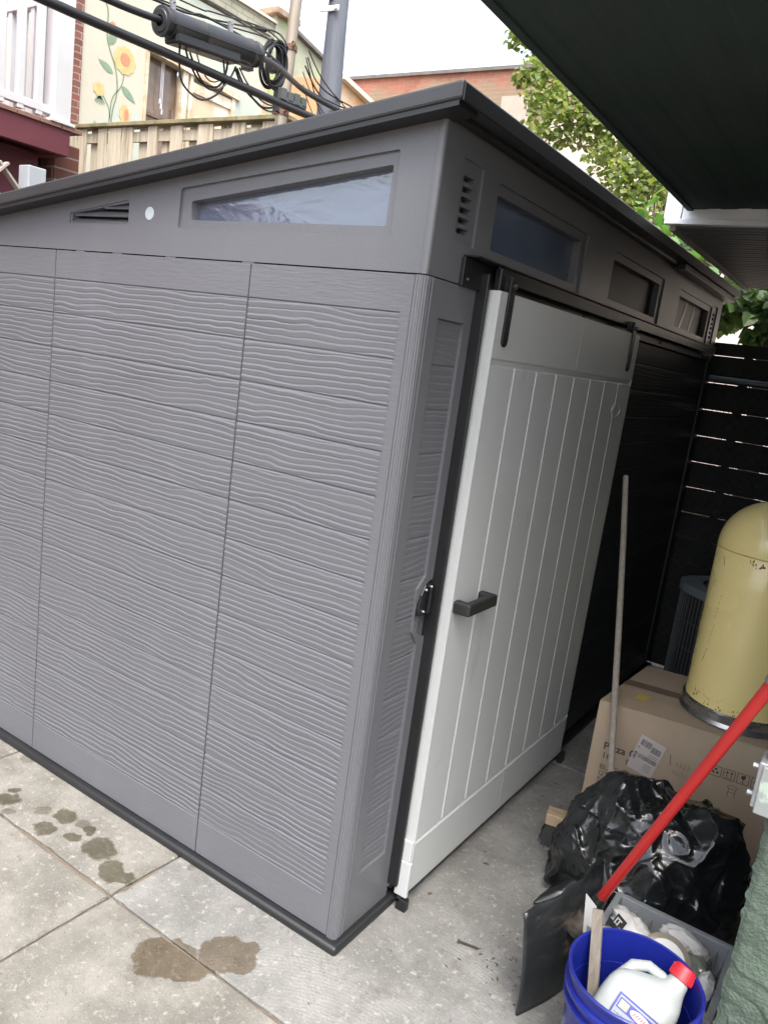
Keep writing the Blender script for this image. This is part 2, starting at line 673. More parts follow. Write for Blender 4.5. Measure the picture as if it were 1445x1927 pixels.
def slab(x0, x1, y0, y1, m, sub=26):
    # slab with a slightly chipped, uneven rim
    b = MB()
    nx, ny = max(2, int((x1 - x0) * sub)), max(2, int((y1 - y0) * sub))
    rim = []
    for i in range(nx):
        rim.append((x0 + (x1 - x0) * i / nx, y0, 0, 1))
    for i in range(ny):
        rim.append((x1, y0 + (y1 - y0) * i / ny, -1, 0))
    for i in range(nx):
        rim.append((x1 - (x1 - x0) * i / nx, y1, 0, -1))
    for i in range(ny):
        rim.append((x0, y1 - (y1 - y0) * i / ny, 1, 0))
    top, low, inn = [], [], []
    for x, y, dx, dy in rim:
        j = max(0, noise.noise((x * 9, y * 9, 1.7))) * .007 + max(0, noise.noise((x * 31, y * 31, 4.7))) * .006
        inn.append((x + dx * (j + .0045), y + dy * (j + .0045), 0.0))
        top.append((x + dx * j, y + dy * j, -.005))
        low.append((x + dx * j, y + dy * j, -.09))
    n = len(rim)
    b.add(inn + top + low, [tuple(range(n))] + [(k, (k + 1) % n, (k + 1) % n + n, k + n) for k in range(n)]
          + [(k + n, (k + 1) % n + n, (k + 1) % n + 2 * n, k + 2 * n) for k in range(n)])
    o = b.build('paving_slab', m, smooth=False)
    return struct(o)


gp = .0042
xs = [-6.2, -5.26, -4.32, -3.38, -2.44, -1.53, -.622, .31, 1.24, 2.2]
ys = [-4.9, -3.96, -3.02, -2.1, -1.19]
for i in range(len(xs) - 1):
    for j in range(len(ys)):
        y0 = ys[j]
        y1 = ys[j + 1] if j + 1 < len(ys) else -.284
        slab(xs[i] + gp, xs[i + 1] - gp, y0 + gp, y1 - gp, conc_a)
for i in range(6):
    slab(xs[i] + gp, xs[i + 1] - gp, -.284 + gp, .62 - gp, conc_a)
slab(-.622 + gp, 2.2, -.284 + gp, 1.57 - gp, conc_b)
slab(-.622 + gp, 2.2, 1.57 + gp, 3.6, conc_b)

# ------------------------------------------------------------------ garden shed
HS, L = 1.88, 3.21
SHED = mat('shed_plastic', (0.107, 0.110, 0.120), 0.36, var=.05, vscale=2.2, col2=(0.116, 0.121, 0.132), c2scale=2.0, c2lo=.5, c2hi=.8, c2str=(2.2, 2.2, .5), bump=.0006, bscale=260)
SHEDTOP = mat('shed_roof_plastic', (0.031, 0.032, 0.034), 0.34, var=.08, vscale=4, bump=.0006, bscale=240)
BLACKP = mat('black_plastic', (0.012, 0.013, 0.014), 0.45, var=.15)
SHADEDP = mat('shaded_shed_plastic', (0.024, 0.026, 0.028), 0.45, var=.1, bump=.0006, bscale=200)  # shed plastic again, with the shade of the passage put into its colour
BLACKM = mat('black_metal', (0.016, 0.017, 0.018), 0.38, metal=.3, var=.15)
DOORM = mat('door_plastic', (0.415, 0.43, 0.425), 0.42, var=.03, vscale=4, col2=(0.33, 0.33, 0.31), c2scale=3.5, c2lo=.58, c2hi=.85, c2str=(1, 2.5, .8), bump=.0007, bscale=230)
shed = thing('garden_shed', 'grey plastic lean-to shed with white sliding barn door and narrow windows', 'shed', (-1.0, 1.6, 0))
side = lambda u, v, d: (u, d, v)             # side wall, d inward
front = lambda u, v, d: (-d, u, v)           # front wall, d inward


def wood_panel(name, u0, u1, tex0, tex1, fn, z0=.030, z1=HS - .0015, ztx=1.787, zbx=.148, pitch=.1171, seed=0, du=.012, amp=1.0, m=None):
    nz_ = int((z1 - z0) / .00165)
    us = np.unique(np.concatenate([np.linspace(u0, u1, int((u1 - u0) / du) + 2), [tex0 - .0015, tex0 + .0015, tex1 - .0015, tex1 + .0015]]))
    us = us[(us >= u0 - 1e-9) & (us <= u1 + 1e-9)]
    zs = np.linspace(z0, z1, nz_)
    U, Z = np.meshgrid(us, zs)
    k = np.floor((ztx - Z) / pitch)
    s = (ztx - Z) - k * pitch                       # distance below the top of the plank
    ku = k * 7.31 + seed * 3.17
    warp = 1.15 * vnoise(U * 4.2 + ku, Z * 9, 3 + seed) + .50 * vnoise(U * 9.5 + ku * 1.7, Z * 17, 5) + .32 * vnoise(U * 24 + ku, Z * 30, 9)
    ph = Z / .0172 + warp * .92
    fr = ph - np.floor(ph)
    line = np.floor(ph)
    hgt = .30 + .70 * vnoise(U * 3.6 + line * 5.77, line * 1.93 + seed, 12)
    # each line is a lip: a short upper face that catches the sky, a long gentle face below the next one
    saw = np.where(fr < .20, 1 - fr / .20, (fr - .20) / .80)
    slot = np.clip(1 - np.abs(fr - .27) / .09, 0, 1)
    h = amp * hgt * (.0023 * saw - .0016 * slot)
    fade = np.clip(s / .010, 0, 1) * np.clip((pitch - s) / .006, 0, 1)
    h *= fade
    h -= .0032 * np.clip(1 - np.abs(s) / .0040, 0, 1)
    h -= .0032 * np.clip(1 - np.abs(s - pitch) / .0032, 0, 1)
    ins = (U > tex0) & (U < tex1) & (Z < ztx) & (Z > zbx)
    h = np.where(ins, h - .0012, 0.0)
    grain = (vnoise(U * 45, Z * 330, 21) - .5) * .0005
    h = h + grain * (~ins)
    P = np.empty(U.shape + (3,))
    x, y, z = fn(U, Z, -h)
    P[..., 0], P[..., 1], P[..., 2] = x, y, z
    b = MB()
    b.grid(P)
    n0 = len(b.v)
    fnn = lambda u, v: fn(u, v, .03)
    b.add([fn(u0, z0, 0), fn(u1, z0, 0), fn(u1, z1, 0), fn(u0, z1, 0), fnn(u0, z0), fnn(u1, z0), fnn(u1, z1), fnn(u0, z1)],
          [(0, 1, 5, 4), (1, 2, 6, 5), (2, 3, 7, 6), (3, 0, 4, 7)])
    o = b.build(name, m or SHED, shed, smooth=True, angle=70, flip=False)
    # make the face normals look outwards
    me = o.data
    nrm = Vector(me.polygons[len(me.polygons) // 2].normal)
    out = Vector(fn(0, 0, -1)) - Vector(fn(0, 0, 0))
    if nrm.dot(out) < 0:
        me.flip_normals()
    return o


wood_panel('wall_panel', -2.10, -1.4785, -2.10, -1.4785 + .01, side, seed=1)
wood_panel('wall_panel', -1.4735, -.5755, -1.49, -.56, side, seed=2)
wood_panel('wall_panel', -.5705, -.030, -.58, -.062, side, seed=3)

# floor platform with rounded lip
b = MB()
b.box(-2.16, .022, -.024, L + .03, -.004, .026)
b.build('base_platform', BLACKP, shed, bevel=.010, segs=3, smooth=True)
# inner body (keeps light out)
b = MB()
b.box(-2.09, -.055, .055, L - .05, .05, 1.95)
b.build('inner_lining', BLACKP, shed)
# fluted corner post
prof = [(-.0285, .03), (-.0285, .0005)]
R_ = .030
for i in range(0, 25):
    t = i / 24
    # straight run then quarter round
    if t < .3:
        px, py = -.0275 + t / .3 * (.0275 - .012), 0.0
        nx, ny = 0, -1
    elif t < .75:
        a = (t - .3) / .45 * math.pi / 2
        px, py = -.012 + .012 * math.sin(a), .012 - .012 * math.cos(a)
        nx, ny = math.sin(a), -math.cos(a)
    else:
        px, py = 0, .012 + (t - .75) / .25 * .024
        nx, ny = 1, 0
    g_ = -.0016 if i % 4 == 3 else (.0014 if i % 4 == 1 else .0008)
    prof.append((px + nx * (g_ + .0015), py + ny * (g_ + .0015)))
prof += [(0.0, .040), (-.03, .040)]
b = MB()
b.prism(prof, lambda u, v, d: (u, v, d),   .028, HS - .001)
b.build('corner_post', SHED, shed, smooth=True, angle=60)
# narrow front panel with recessed wood panel
fr_o = [(.0405, .028), (.268, .028), (.268, HS - .001), (.0405, HS - .001)]
cut = []                                            # half-round finger pull beside the door
for i in range(0, 13):
    a = math.pi / 2 + math.pi * i / 12
    cut.append((.268 + .078 * math.cos(a), .982 + .088 * math.sin(a)))
outer = [(.0405, .028), (.268, .028)] + cut[::-1] + [(.268, HS - .001), (.0405, HS - .001)]
rec = [(.085, .2), (.222, .2), (.222, .88)] + [(.19, .92), (.184, 1.05), (.222, 1.085)] + [(.222, 1.787), (.085, 1.787)]
b = MB()
b.plate(outer, [rec], front, 0.0, .008, .03)
b.build('front_panel', SHED, shed, smooth=True, angle=30)
o = wood_panel('front_wood_panel', .083, .224, .083, .224, lambda u, v, d: (-.007 - d, u, v), z0=.2, z1=1.787, seed=5, amp=.55, zbx=.2)
b = MB()
b.plate([(.0, 0)] and [(.2685, .06), (.276, .06), (.276, HS - .01), (.2685, HS - .01)], [], front, -.004, 0, .03)
b.build('panel_edge', SHED, shed)
# latch in the finger pull
b = MB()
b.prism([(.268, .9)] + cut[::-1][1:-1] + [(.268, 1.064)], front, .026, .034)
b.build('finger_recess', SHED, shed)
b = MB()
b.prism([(.200, .968)] + [(.198 + .0, .99), (.206, 1.03), (.225, 1.058), (.29, 1.062), (.29, .962)], front, -.004, .022)
b.box(.006, .016, .238, .252, .975, 1.05)
la = b.build('latch', BLACKM, shed, bevel=.003)
for y, z in ((.222, 1.045), (.222, .98), (.248, .975), (.25, 1.05)):
    b = MB()
    b.lathe([(0, .004), (.003, .003), (.0045, 0), (.0045, -.004)], (.008, y, z), 10, (1, 0, 0))
    b.build('screw', mat('screw_metal', (.35, .35, .36), .3, metal=.9), la, smooth=True)
# black jamb
b = MB()
b.box(-.02, .010, .277, .300, .05, 1.94)
b.box(-.01, .034, .262, .276, .075, 1.925)
b.build('door_jamb', BLACKM, shed, bevel=.003)
# shed wall behind and beyond the door, passage shade painted in as near-black
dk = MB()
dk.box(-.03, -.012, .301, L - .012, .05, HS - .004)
dk.build('door_backing', SHADEDP, shed)
wood_panel('rear_front_panel', 1.50, L - .101, 1.56, L - .15, lambda u, v, d: (-.003 - d, u, v), z0=.05, z1=HS - .004, seed=8, amp=.5, du=.03, m=SHADEDP)
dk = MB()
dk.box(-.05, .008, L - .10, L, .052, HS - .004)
dk.build('corner_post', SHADEDP, shed, bevel=.006)


# ---- gable ring above the panels
def roofz(x):
    return 2.252 - .137 * (0.06 - x)               # underside of the roof along x


gz0 = HS + .0022
fo = [(-.885, 1.963), (-.118, 1.966), (-.119, 2.168), (-.881, 2.078)]
fi = [(-.838, 1.990), (-.142, 1.990), (-.140, 2.135), (-.842, 2.043)]


def rnd_poly(poly, r=.008, n=3):
    out = []
    m = len(poly)
    for i in range(m):
        p0, p1, p2 = Vector(poly[i - 1]), Vector(poly[i]), Vector(poly[(i + 1) % m])
        a, c = (p0 - p1).normalized(), (p2 - p1).normalized()
        for k in range(n + 1):
            t = k / n
            q = (p1 + a * r) * (1 - t) ** 2 + p1 * 2 * t * (1 - t) + (p1 + c * r) * t * t
            out.append((q.x, q.y))
    return out


vo_ = [(-1.412, 1.966), (-1.112, 1.970), (-1.112, 2.044), (-1.410, 2.001)]
b = MB()
b.plate([(-2.10, gz0), (-.0190, gz0), (-.0190, roofz(-.0185)), (-2.10, roofz(-2.1))], [rnd_poly(fo, .010), rnd_poly(vo_, .006)], side, 0.0, .010, .03)
gp_ = b.build('gable_panel', SHED, shed, smooth=True, angle=30)
for u in (-1.37, -1.18, -.93, -.61):
    b = MB()
    b.box(u, u + .045, .001, .01, HS - .003, HS + .004)
    b.build('joint_tab', SHED, shed)
win = MB()
win.plate(rnd_poly(fo, .010), [rnd_poly(fi, .007)], side, .009, .042)
w = win.build('window', SHED, shed, smooth=True, angle=30)
GLASS1 = bpy.data.materials.new('film_covered_glazing')
GLASS1.use_nodes = True
nt = GLASS1.node_tree
pb = nt.nodes['Principled BSDF']
pb.inputs['Base Color'].default_value = (.085, .105, .155, 1)
pb.inputs['Roughness'].default_value = .12
pb.inputs['Specular IOR Level'].default_value = 1.0
pb.inputs['Coat Weight'].default_value = 1.0
pb.inputs['Coat Roughness'].default_value = .03
tcn = nt.nodes.new('ShaderNodeTexCoord')
mpn = nt.nodes.new('ShaderNodeMapping')
mpn.inputs['Scale'].default_value = (1.0, 1, 2.2)
nt.links.new(tcn.outputs['Object'], mpn.inputs[0])
nzn = nt.nodes.new('ShaderNodeTexNoise')
nzn.inputs['Scale'].default_value = 6
nzn.inputs['Detail'].default_value = 2.5
nzn.inputs['Distortion'].default_value = 1.4
nt.links.new(mpn.outputs[0], nzn.inputs['Vector'])
bpn = nt.nodes.new('ShaderNodeBump')
bpn.inputs['Distance'].default_value = .0022
bpn.inputs['Strength'].default_value = 1
nt.links.new(nzn.outputs[0], bpn.inputs['Height'])
nt.links.new(bpn.outputs[0], pb.inputs['Normal'])
nt.links.new(bpn.outputs[0], pb.inputs['Coat Normal'])
b = MB()
b.plate(fi, [], side, .040)
b.build('pane', GLASS1, w, flip=False)
# triangular vent: dark back with louvres
b = MB()
b.plate(vo_, [], side, .045)
v = b.build('vent', BLACKP, shed, flip=False)
for z, x0 in ((1.978, -1.405), (2.002, -1.388), (2.026, -1.235)):
    b = MB()
    b.obox(((x0 - 1.115) / 2, .016, z), Vector((1, 0, 0)), Vector((0, .8, .6)), Vector((0, -.6, .8)), (-1.115 - x0) / 2, .014, .0025)
    b.build('louvre', SHED, v)
b = MB()
b.prism(rnd_poly(vo_, .006), side, .011, .012) if False else None
b.plate([(p[0], p[1]) for p in [(-1.412, 1.966), (-1.112, 1.970), (-1.112, 2.044), (-1.410, 2.001)]], [[(-1.404, 1.971), (-1.117, 1.975), (-1.117, 2.036), (-1.402, 1.999)]], side, .004, .03)
b.build('vent_rim', SHED, v)
# white sticker
b = MB()
b.lathe([(0, .0015), (.0185, .0015), (.0195, 0)], (-1.014, 0, 2.004), 28, (0, -1, 0))
b.build('round_sticker', mat('sticker', (.36, .40, .43), .4, var=.02), shed)
# front gable
wz0, wz1, ww = 1.993, 2.135, .645
wy = [.312 + i * .983 for i in range(3)]
frames = [[(y - .008, wz0 - .026), (y + ww + .045, wz0 - .026), (y + ww + .045, wz1 + .028), (y - .008, wz1 + .028)] for y in wy]
panes = [[(y, wz0), (y + ww, wz0), (y + ww, wz1), (y, wz1)] for y in wy]
vents = [[(.103, 1.980), (.2135, 1.976), (.2135, 2.175), (.105, 2.175)], [(3.0, 1.976), (3.105, 1.976), (3.105, 2.175), (3.0, 2.175)]]
b = MB()
b.plate([(.0125, gz0), (L - .01, gz0), (L - .01, roofz(0) + .012), (.0125, roofz(0) + .012)], [rnd_poly(f, .008) for f in frames] + [rnd_poly(f, .006) for f in vents], front, 0.0, .008, .03)
# rounded corner strip where the front gable wraps round to the side
q = []
for i in range(9):
    a = math.pi / 2 * i / 8
    q.append((-.012 + .012 * math.sin(a) + .001, .012 - .012 * math.cos(a) - .001))
b.prism([(-.0180, .010), (-.0180, -.001)] + q + [(.001, .0124), (-.008, .0124)], lambda u, v, d: (u, v, d), gz0, roofz(0) + .008)
b.box(-.04, -.004, .0105, .03, gz0, roofz(-.04) - .002)
b.build('front_gable_panel', SHED, shed, smooth=True, angle=30)
GL2 = mat('dark_glazing', (.085, .112, .165), .16, spec=.5, var=.25, vscale=2.5)
GL3 = mat('grey_glazing', (.026, .029, .037), .35, spec=.06, var=.3, vscale=3)
GL4 = mat('hazy_glazing', (.085, .088, .095), .35, spec=.1, var=.35, vscale=4)
for i in range(3):
    b = MB()
    b.plate(rnd_poly(frames[i], .008), [rnd_poly(panes[i], .006)], front, .007, .036)
    w = b.build('window', SHED, shed, smooth=True, angle=30)
    b = MB()
    b.plate(panes[i], [], front, .034)
    b.build('pane', (GL2, GL3, GL4)[i], w, flip=False)
    if i == 2:
        y0 = wy[2]
        for (a, c, wd) in ((.27, .21, .016), (.43, .40, .012)):
            cl = MB()
            pts = []
            for k in range(7):
                t = k / 6
                pts.append((y0 + a + (c - a) * t + .006 * math.sin(5 * t), wz1 - .004 - t * .13))
            for k in range(6):
                (ya, za), (yb, zb) = pts[k], pts[k + 1]
                wa, wb = wd * (.5 + .5 * k / 6), wd * (.5 + .5 * (k + 1) / 6)
                cl.add([front(ya - wa, za, .032), front(ya + wa, za, .030), front(yb + wb, zb, .030), front(yb - wb, zb, .032)], [(0, 1, 2, 3)])
            cl.build('film_crease', mat('film_crease', (.34, .34, .34), .3, var=.2), w, flip=False)
for i in range(2):
    f = vents[i]
    u0, u1, z0, z1 = f[0][0] + .022, f[1][0] - .030, 1.998, 2.146
    slots = []
    for k in range(6):
        za = z0 + (z1 - z0) * (k + .10) / 6
        slots.append([(u0, za), (u1, za + .002), (u1, za + .0165), (u0, za + .0145)])
    b = MB()
    b.plate(rnd_poly(f, .006), [rnd_poly(s_, .003) for s_ in slots], front, .007, .03)
    v = b.build('vent', SHED, shed, smooth=True, angle=30)
    b = MB()
    b.plate(f, [], front, .029)
    b.build('vent_backing', BLACKP, v, flip=False)
# ---- roof: sloping slab with deep front and side lips
x0, x1 = -2.22, .068
rz = lambda x: 2.292 - .137 * (0.06 - x)
b = MB()
ya, yb = -.062, L + .05
P8 = [(x, y, z) for y in (ya, yb) for x, z in ((x0, rz(x0) - .040), (x1, rz(x1) - .040), (x1, rz(x1)), (x0, rz(x0)))]
b.add(P8, [(0, 1, 2, 3), (7, 6, 5, 4), (0, 4, 5, 1), (1, 5, 6, 2), (2, 6, 7, 3), (3, 7, 4, 0)])
b.build('roof', SHEDTOP, shed, bevel=.006, segs=2)
b = MB()  # black strip added below the roof to stand in for shade under the eave
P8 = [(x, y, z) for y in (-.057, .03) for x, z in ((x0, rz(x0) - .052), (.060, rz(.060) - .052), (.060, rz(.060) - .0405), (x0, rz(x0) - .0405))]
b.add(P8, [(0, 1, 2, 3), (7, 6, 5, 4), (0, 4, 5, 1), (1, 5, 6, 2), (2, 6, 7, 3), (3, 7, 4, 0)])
b.box(x1 + .0005, x1 + .004, ya + .004, yb, rz(x1) - .043, rz(x1) - .008)  # black cover painting the front fascia as shaded
b.build('eave_shade_strip', BLACKP, shed)
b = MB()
# second, lower lip under the front edge, black to paint in the underside's shade
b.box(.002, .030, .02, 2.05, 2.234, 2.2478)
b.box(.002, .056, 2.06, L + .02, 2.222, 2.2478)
b.build('roof_shade_trim', BLACKP, shed, bevel=.003)
# ---- sliding door track
b = MB()
b.box(.001, .012, .160, L - .15, 1.878, 1.950)
b.box(.001, .046, .166, L - .15, 1.9505, 1.956)
b.box(.036, .042, .30, L - .15, 1.912, 1.950)
tr = b.build('door_track', BLACKM, shed, bevel=.002)
for y in (.185, 1.05, 2.05, 2.9):
    b = MB()
    b.lathe([(0, .006), (.005, .0055), (.007, 0), (.007, -.003)], (.0125, y, 1.896), 12, (1, 0, 0))
    b.build('track_bolt', BLACKM, tr, smooth=True)
# ---- sliding door
D0, D1, DZ0, DZ1 = .288, 1.572, .060, 1.886
XD = .062
door = MB()
dfn = lambda u, v, d: (XD - d, u, v)
ny_ = 8
gw, gd = .0055, .006
pitch = (D1 - D0) / ny_
zlo, zhi = .232, 1.700
edges = sorted(set([D0] + [D0 + k * pitch + s_ * gw for k in range(1, ny_) for s_ in (-1, -.25, .25, 1)] + [D1, (D0 + D1) / 2 - .002, (D0 + D1) / 2 + .002, (D0 + D1) / 2]))
zr = sorted([DZ0, zlo - .007, zlo - .001, zlo + .004, zlo + .010, zhi - .012, zhi - .006, zhi + .004, zhi + .010, DZ1])
U, Z = np.meshgrid(np.array(edges), np.array(zr))
Dp = np.zeros_like(U)
for k in range(1, ny_):
    c = D0 + k * pitch
    m_ = (np.abs(U - c) < gw * .5) & (Z > zlo + .003) & (Z < zhi - .005)
    Dp = np.where(m_, gd, Dp)
Dp = np.where((Z > zlo - .003) & (Z < zlo + .006) | (Z > zhi - .008) & (Z < zhi + .006), .007, Dp)
Dp = np.where((np.abs(U - (D0 + D1) / 2) < .001) & ((Z >= zhi + .01) | (Z <= zlo - .007)), .0025, Dp)
P = np.empty(U.shape + (3,))
P[..., 0], P[..., 1], P[..., 2] = XD - Dp, U, Z
door.grid(P)
door.add([(XD, D0, DZ0), (XD, D1, DZ0), (XD, D1, DZ1), (XD, D0, DZ1), (.024, D0, DZ0), (.024, D1, DZ0), (.024, D1, DZ1), (.024, D0, DZ1)],
         [(0, 1, 5, 4), (1, 2, 6, 5), (2, 3, 7, 6), (3, 0, 4, 7), (4, 5, 6, 7)])
dr = door.build('sliding_door', DOORM, shed, bevel=.0018)
# oval badge with moulded lettering
b = MB()
oc = (1.435, 1.583)
ring = []
for i in range(40):
    a = 2 * math.pi * i / 40
    ring.append((oc[0] + .052 * math.cos(a), oc[1] + .026 * math.sin(a)))
ring2 = [((p[0] - oc[0]) * .91 + oc[0], (p[1] - oc[1]) * .85 + oc[1]) for p in ring]
b.plate(ring, [ring2], dfn, -.0025, 0, 0)
t = text_mesh('Suncast', .030, lambda u, v, d: dfn(oc[0] - .044 + u * .82, oc[1] - .009 + v, d), -.002, shear=.25)
b.add(t.v, t.f)
b.build('badge', DOORM, dr)
# pull handle
b = MB()
hy0, hy1, hz = .292, .475, .997
b.box(XD, XD + .052, hy0, hy0 + .028, hz - .019, hz + .019)
b.box(XD, XD + .052, hy1 - .028, hy1, hz - .019, hz + .019)
b.box(XD + .030, XD + .056, hy0 + .0005, hy1 - .0005, hz - .0185, hz + .0185)
b.build('handle', mat('handle_plastic', (.014, .015, .016), .5, bump=.0008, bscale=300), dr, bevel=.006, segs=3)
# hanger straps with rollers
for y, zt in ((.345, 1.742), (1.475, 1.740)):
    b = MB()
    pl = [(y - .016, 1.925), (y + .016, 1.925)]
    for i in range(9):
        a = -math.pi * i / 8
        pl.append((y + .016 * math.cos(a), zt + .016 + .016 * math.sin(a)))
    b.prism(pl, dfn, -.007, -.0005)
    h = b.build('hanger_strap', BLACKM, dr, bevel=.001)
    b = MB()
    b.lathe([(0, .0), (.020, 0), (.026, .004), (.026, .008), (.018, .011), (.026, .014), (.026, .018), (.020, .022), (0, .022)], (.040, y, 1.905), 24, (1, 0, 0))
    b.lathe([(0, .012), (.006, .012), (.008, .006), (.008, 0)], (XD + .007, y, 1.905), 10, (1, 0, 0))
    b.build('roller', BLACKM, h, smooth=True, angle=30)
# bumper at the top left, weather guard at the foot, floor guide
b = MB()
b.box(.030, .050, .300, .312, 1.885, 1.945)
b.build('door_stop', BLACKM, shed, bevel=.003)
b = MB()
b.box(.022, .067, D0 - .014, D0 - .0005, .045, .165)
b.box(.022, .060, D0 - .010, D0 - .0005, .1655, .235)
b.build('edge_guard', DOORM, dr, bevel=.003)
b = MB()
b.box(.036, .072, .268, .292, .001, .040)
b.box(.036, .050, .268, 1.60, .026, .044)
b.box(.050, .072, 1.575, 1.62, .001, .046)
b.build('floor_guide', BLACKM, shed, bevel=.003)

# ------------------------------------------------------------------ neighbouring house on the right: stucco wall, awning, low roof
STUCCO = mat('green_stucco', (0.056, 0.080, 0.059), .7, var=.25, vscale=9, bump=.005, bscale=130, col2=(.088, .115, .09), c2scale=22, c2lo=.5, c2hi=.75)
house = thing('house', 'sage green rough stucco house wall at the right edge in front of the bags', 'house', (1.0, .1, 0))
wx, wyy = .966, .10
rows, cols = 300, 170
uu = np.linspace(wx, wx + .75, cols)
zz = np.linspace(0, 1.45, rows)
U, Z = np.meshgrid(uu, zz)
# trowelled, dripping stucco relief: lobes with a sharp lower lip
w1 = vnoise(U * 7, Z * 9, 31) + .5 * vnoise(U * 17, Z * 21, 33)
ph = Z * 11 + U * 4.5 + w1 * 2.6
frp = ph - np.floor(ph)
lobe = np.clip(frp / .12, 0, 1) * (1 - frp) ** .8 * (vnoise(U * 6 + 9, Z * 7, 41) > .50) * vnoise(U * 8, Z * 13, 43)
fine = vnoise(U * 60, Z * 60, 47) * .0022 + vnoise(U * 130, Z * 130, 48) * .0012 + vnoise(U * 22, Z * 22, 49) * .003
H = lobe * .013 + fine * 1.0
edge = np.clip((U - wx) / .012, 0, 1)
P = np.empty(U.shape + (3,))
P[..., 0] = U + (1 - edge) * (vnoise(Z * 45, Z * 0, 51) - .5) * .010
P[..., 1] = wyy - H * (.4 + .6 * edge) + (1 - edge) * .004
P[..., 2] = Z
b = MB()
b.grid(P)
b.build('stucco_relief', STUCCO, house, smooth=True, angle=180)
b = MB()
b.box(wx, 4.2, wyy + .004, .46, 0, 2.55)
b.box(1.36, 4.2, .4605, 4.6, 0, 2.55)
b.box(wx + .001, 4.2, wyy + .004, 4.6, 2.5502, 5.2)
b.build('wall', STUCCO, house)
# metal junction box on the corner
eb = thing('junction_box', 'grey metal electrical box with pale cover on the stucco wall corner', 'electrical box', (.94, .12, .84))
EBM = mat('galvanised', (.32, .33, .34), .45, metal=.6, var=.15, vscale=12)
b = MB()
b.box(.9305, .968, .072, .15, .853, .958)
b.build('box_body', EBM, eb, bevel=.004)
b = MB()
b.box(.9395, 1.03, .064, .0715, .846, .953)
b.build('cover', mat('cover_paint', (.20, .215, .21), .5, col2=(.3, .36, .31), c2scale=16, c2lo=.55, c2hi=.62), eb, bevel=.003)
for z in (.872, .935):
    b = MB()
    b.lathe([(0, .012), (.007, .012), (.007, 0)], (.930, .10, z), 6, (-1, 0, 0))
    b.build('bolt', EBM, eb, bevel=.001)
b = MB()
b.box(.945, .965, .09, .13, .9585, .985)
b.build('conduit_hub', EBM, eb, bevel=.001)
# dark patio awning overhead
AW = mat('awning_underside', (0.019, 0.031, 0.0295), .8, col2=(.009, .028, .020), c2scale=1.6, c2lo=.4, c2hi=.75, var=.2, vscale=7, bump=.0008, bscale=120)
aw = thing('awning', 'large dark green ribbed patio awning overhead at upper right', 'awning', (1.5, .4, 2.4))
ax0, ax1, ay0, ay1 = .165, 4.1, -.45, 1.558
az = lambda x, y: 2.392 - .014 * (y + .1) + .02 * (x - .165)
nx = 340
us = np.linspace(ax0, ax1, nx)
fr_ = (us - ax0) / .105 % 1
ribs = np.where(fr_ < .04, -.001, np.where(fr_ > .62, .0018, 0))
P = np.empty((12, nx, 3))
for j, y in enumerate(np.linspace(ay0, ay1, 12)):
    P[j, :, 0] = us
    P[j, :, 1] = y
    P[j, :, 2] = 2.392 - .014 * (y + .1) + .02 * (us - .165) + ribs
b = MB()
b.grid(P)
P2 = P.copy()
P2[..., 2] += .05
b.grid(P2)
b.build('ribbed_sheet', AW, aw, flip=False)
b = MB()
for k in range(60):
    y0_, y1_ = ay0 + (ay1 - ay0) * k / 60, ay0 + (ay1 - ay0) * (k + 1) / 60
    if k % 2 == 0:
        continue
b.add([(ax0 - .012, ay0, az(ax0, ay0) - .006), (ax0 + .012, ay0, az(ax0, ay0) - .006), (ax0 + .012, ay1, az(ax0, ay1) - .006), (ax0 - .012, ay1, az(ax0, ay1) - .006),
       (ax0 - .012, ay0, az(ax0, ay0) + .07), (ax0 + .012, ay0, az(ax0, ay0) + .07), (ax0 + .012, ay1, az(ax0, ay1) + .07), (ax0 - .012, ay1, az(ax0, ay1) + .07)],
      [(0, 3, 2, 1), (4, 5, 6, 7), (0, 1, 5, 4), (1, 2, 6, 5), (2, 3, 7, 6), (3, 0, 4, 7)])
b.build('edge_rail', AW, aw, bevel=.003)
# lower porch roof beyond it: white fascia, grey ribbed soffit
VINYL = mat('white_vinyl', (.80, .83, .86), .4, var=.05, vscale=9)
SOFF = mat('grey_soffit', (.11, .115, .125), .55, var=.08)
pr_ = thing('porch_roof', 'low porch roof with white fascia and grey ribbed soffit beyond the awning', 'porch roof', (1.5, 2.4, 2.3))
b = MB()
b.box(.132, 4.1, 1.572, 1.592, 2.3365, 2.402)
b.box(.072, 4.1, 1.560, 1.60, 2.316, 2.336)
b.box(.132, 4.1, 1.566, 1.5715, 2.382, 2.402)
b.box(.066, .130, 1.564, 1.60, 2.3365, 2.475)
b.build('fascia', VINYL, pr_, bevel=.002)
nyy = 16 * 13
ysx = np.linspace(1.605, 3.25, nyy)
fr_ = (ysx - 1.605) / .1028 % 1
P = np.empty((2, nyy, 3))
for j, x in enumerate((.108, 4.1)):
    P[j, :, 0] = x
    P[j, :, 1] = ysx
    P[j, :, 2] = 2.312 + np.where(fr_ < .12, .010, np.where((fr_ > .5) & (fr_ < .6), .008, 0))
b = MB()
b.grid(P)
b.build('soffit', SOFF, pr_, flip=False)
b = MB()
b.box(.085, .107, 1.605, 3.27, 2.300, 2.335)
b.build('soffit_trim', mat('tan_trim', (.28, .26, .22), .6), pr_)
b = MB()
b.box(.12, 4.1, 1.6, 3.25, 2.345, 2.47)
b.build('roof_deck', mat('roof_deck', (.2, .19, .18), .9), pr_)

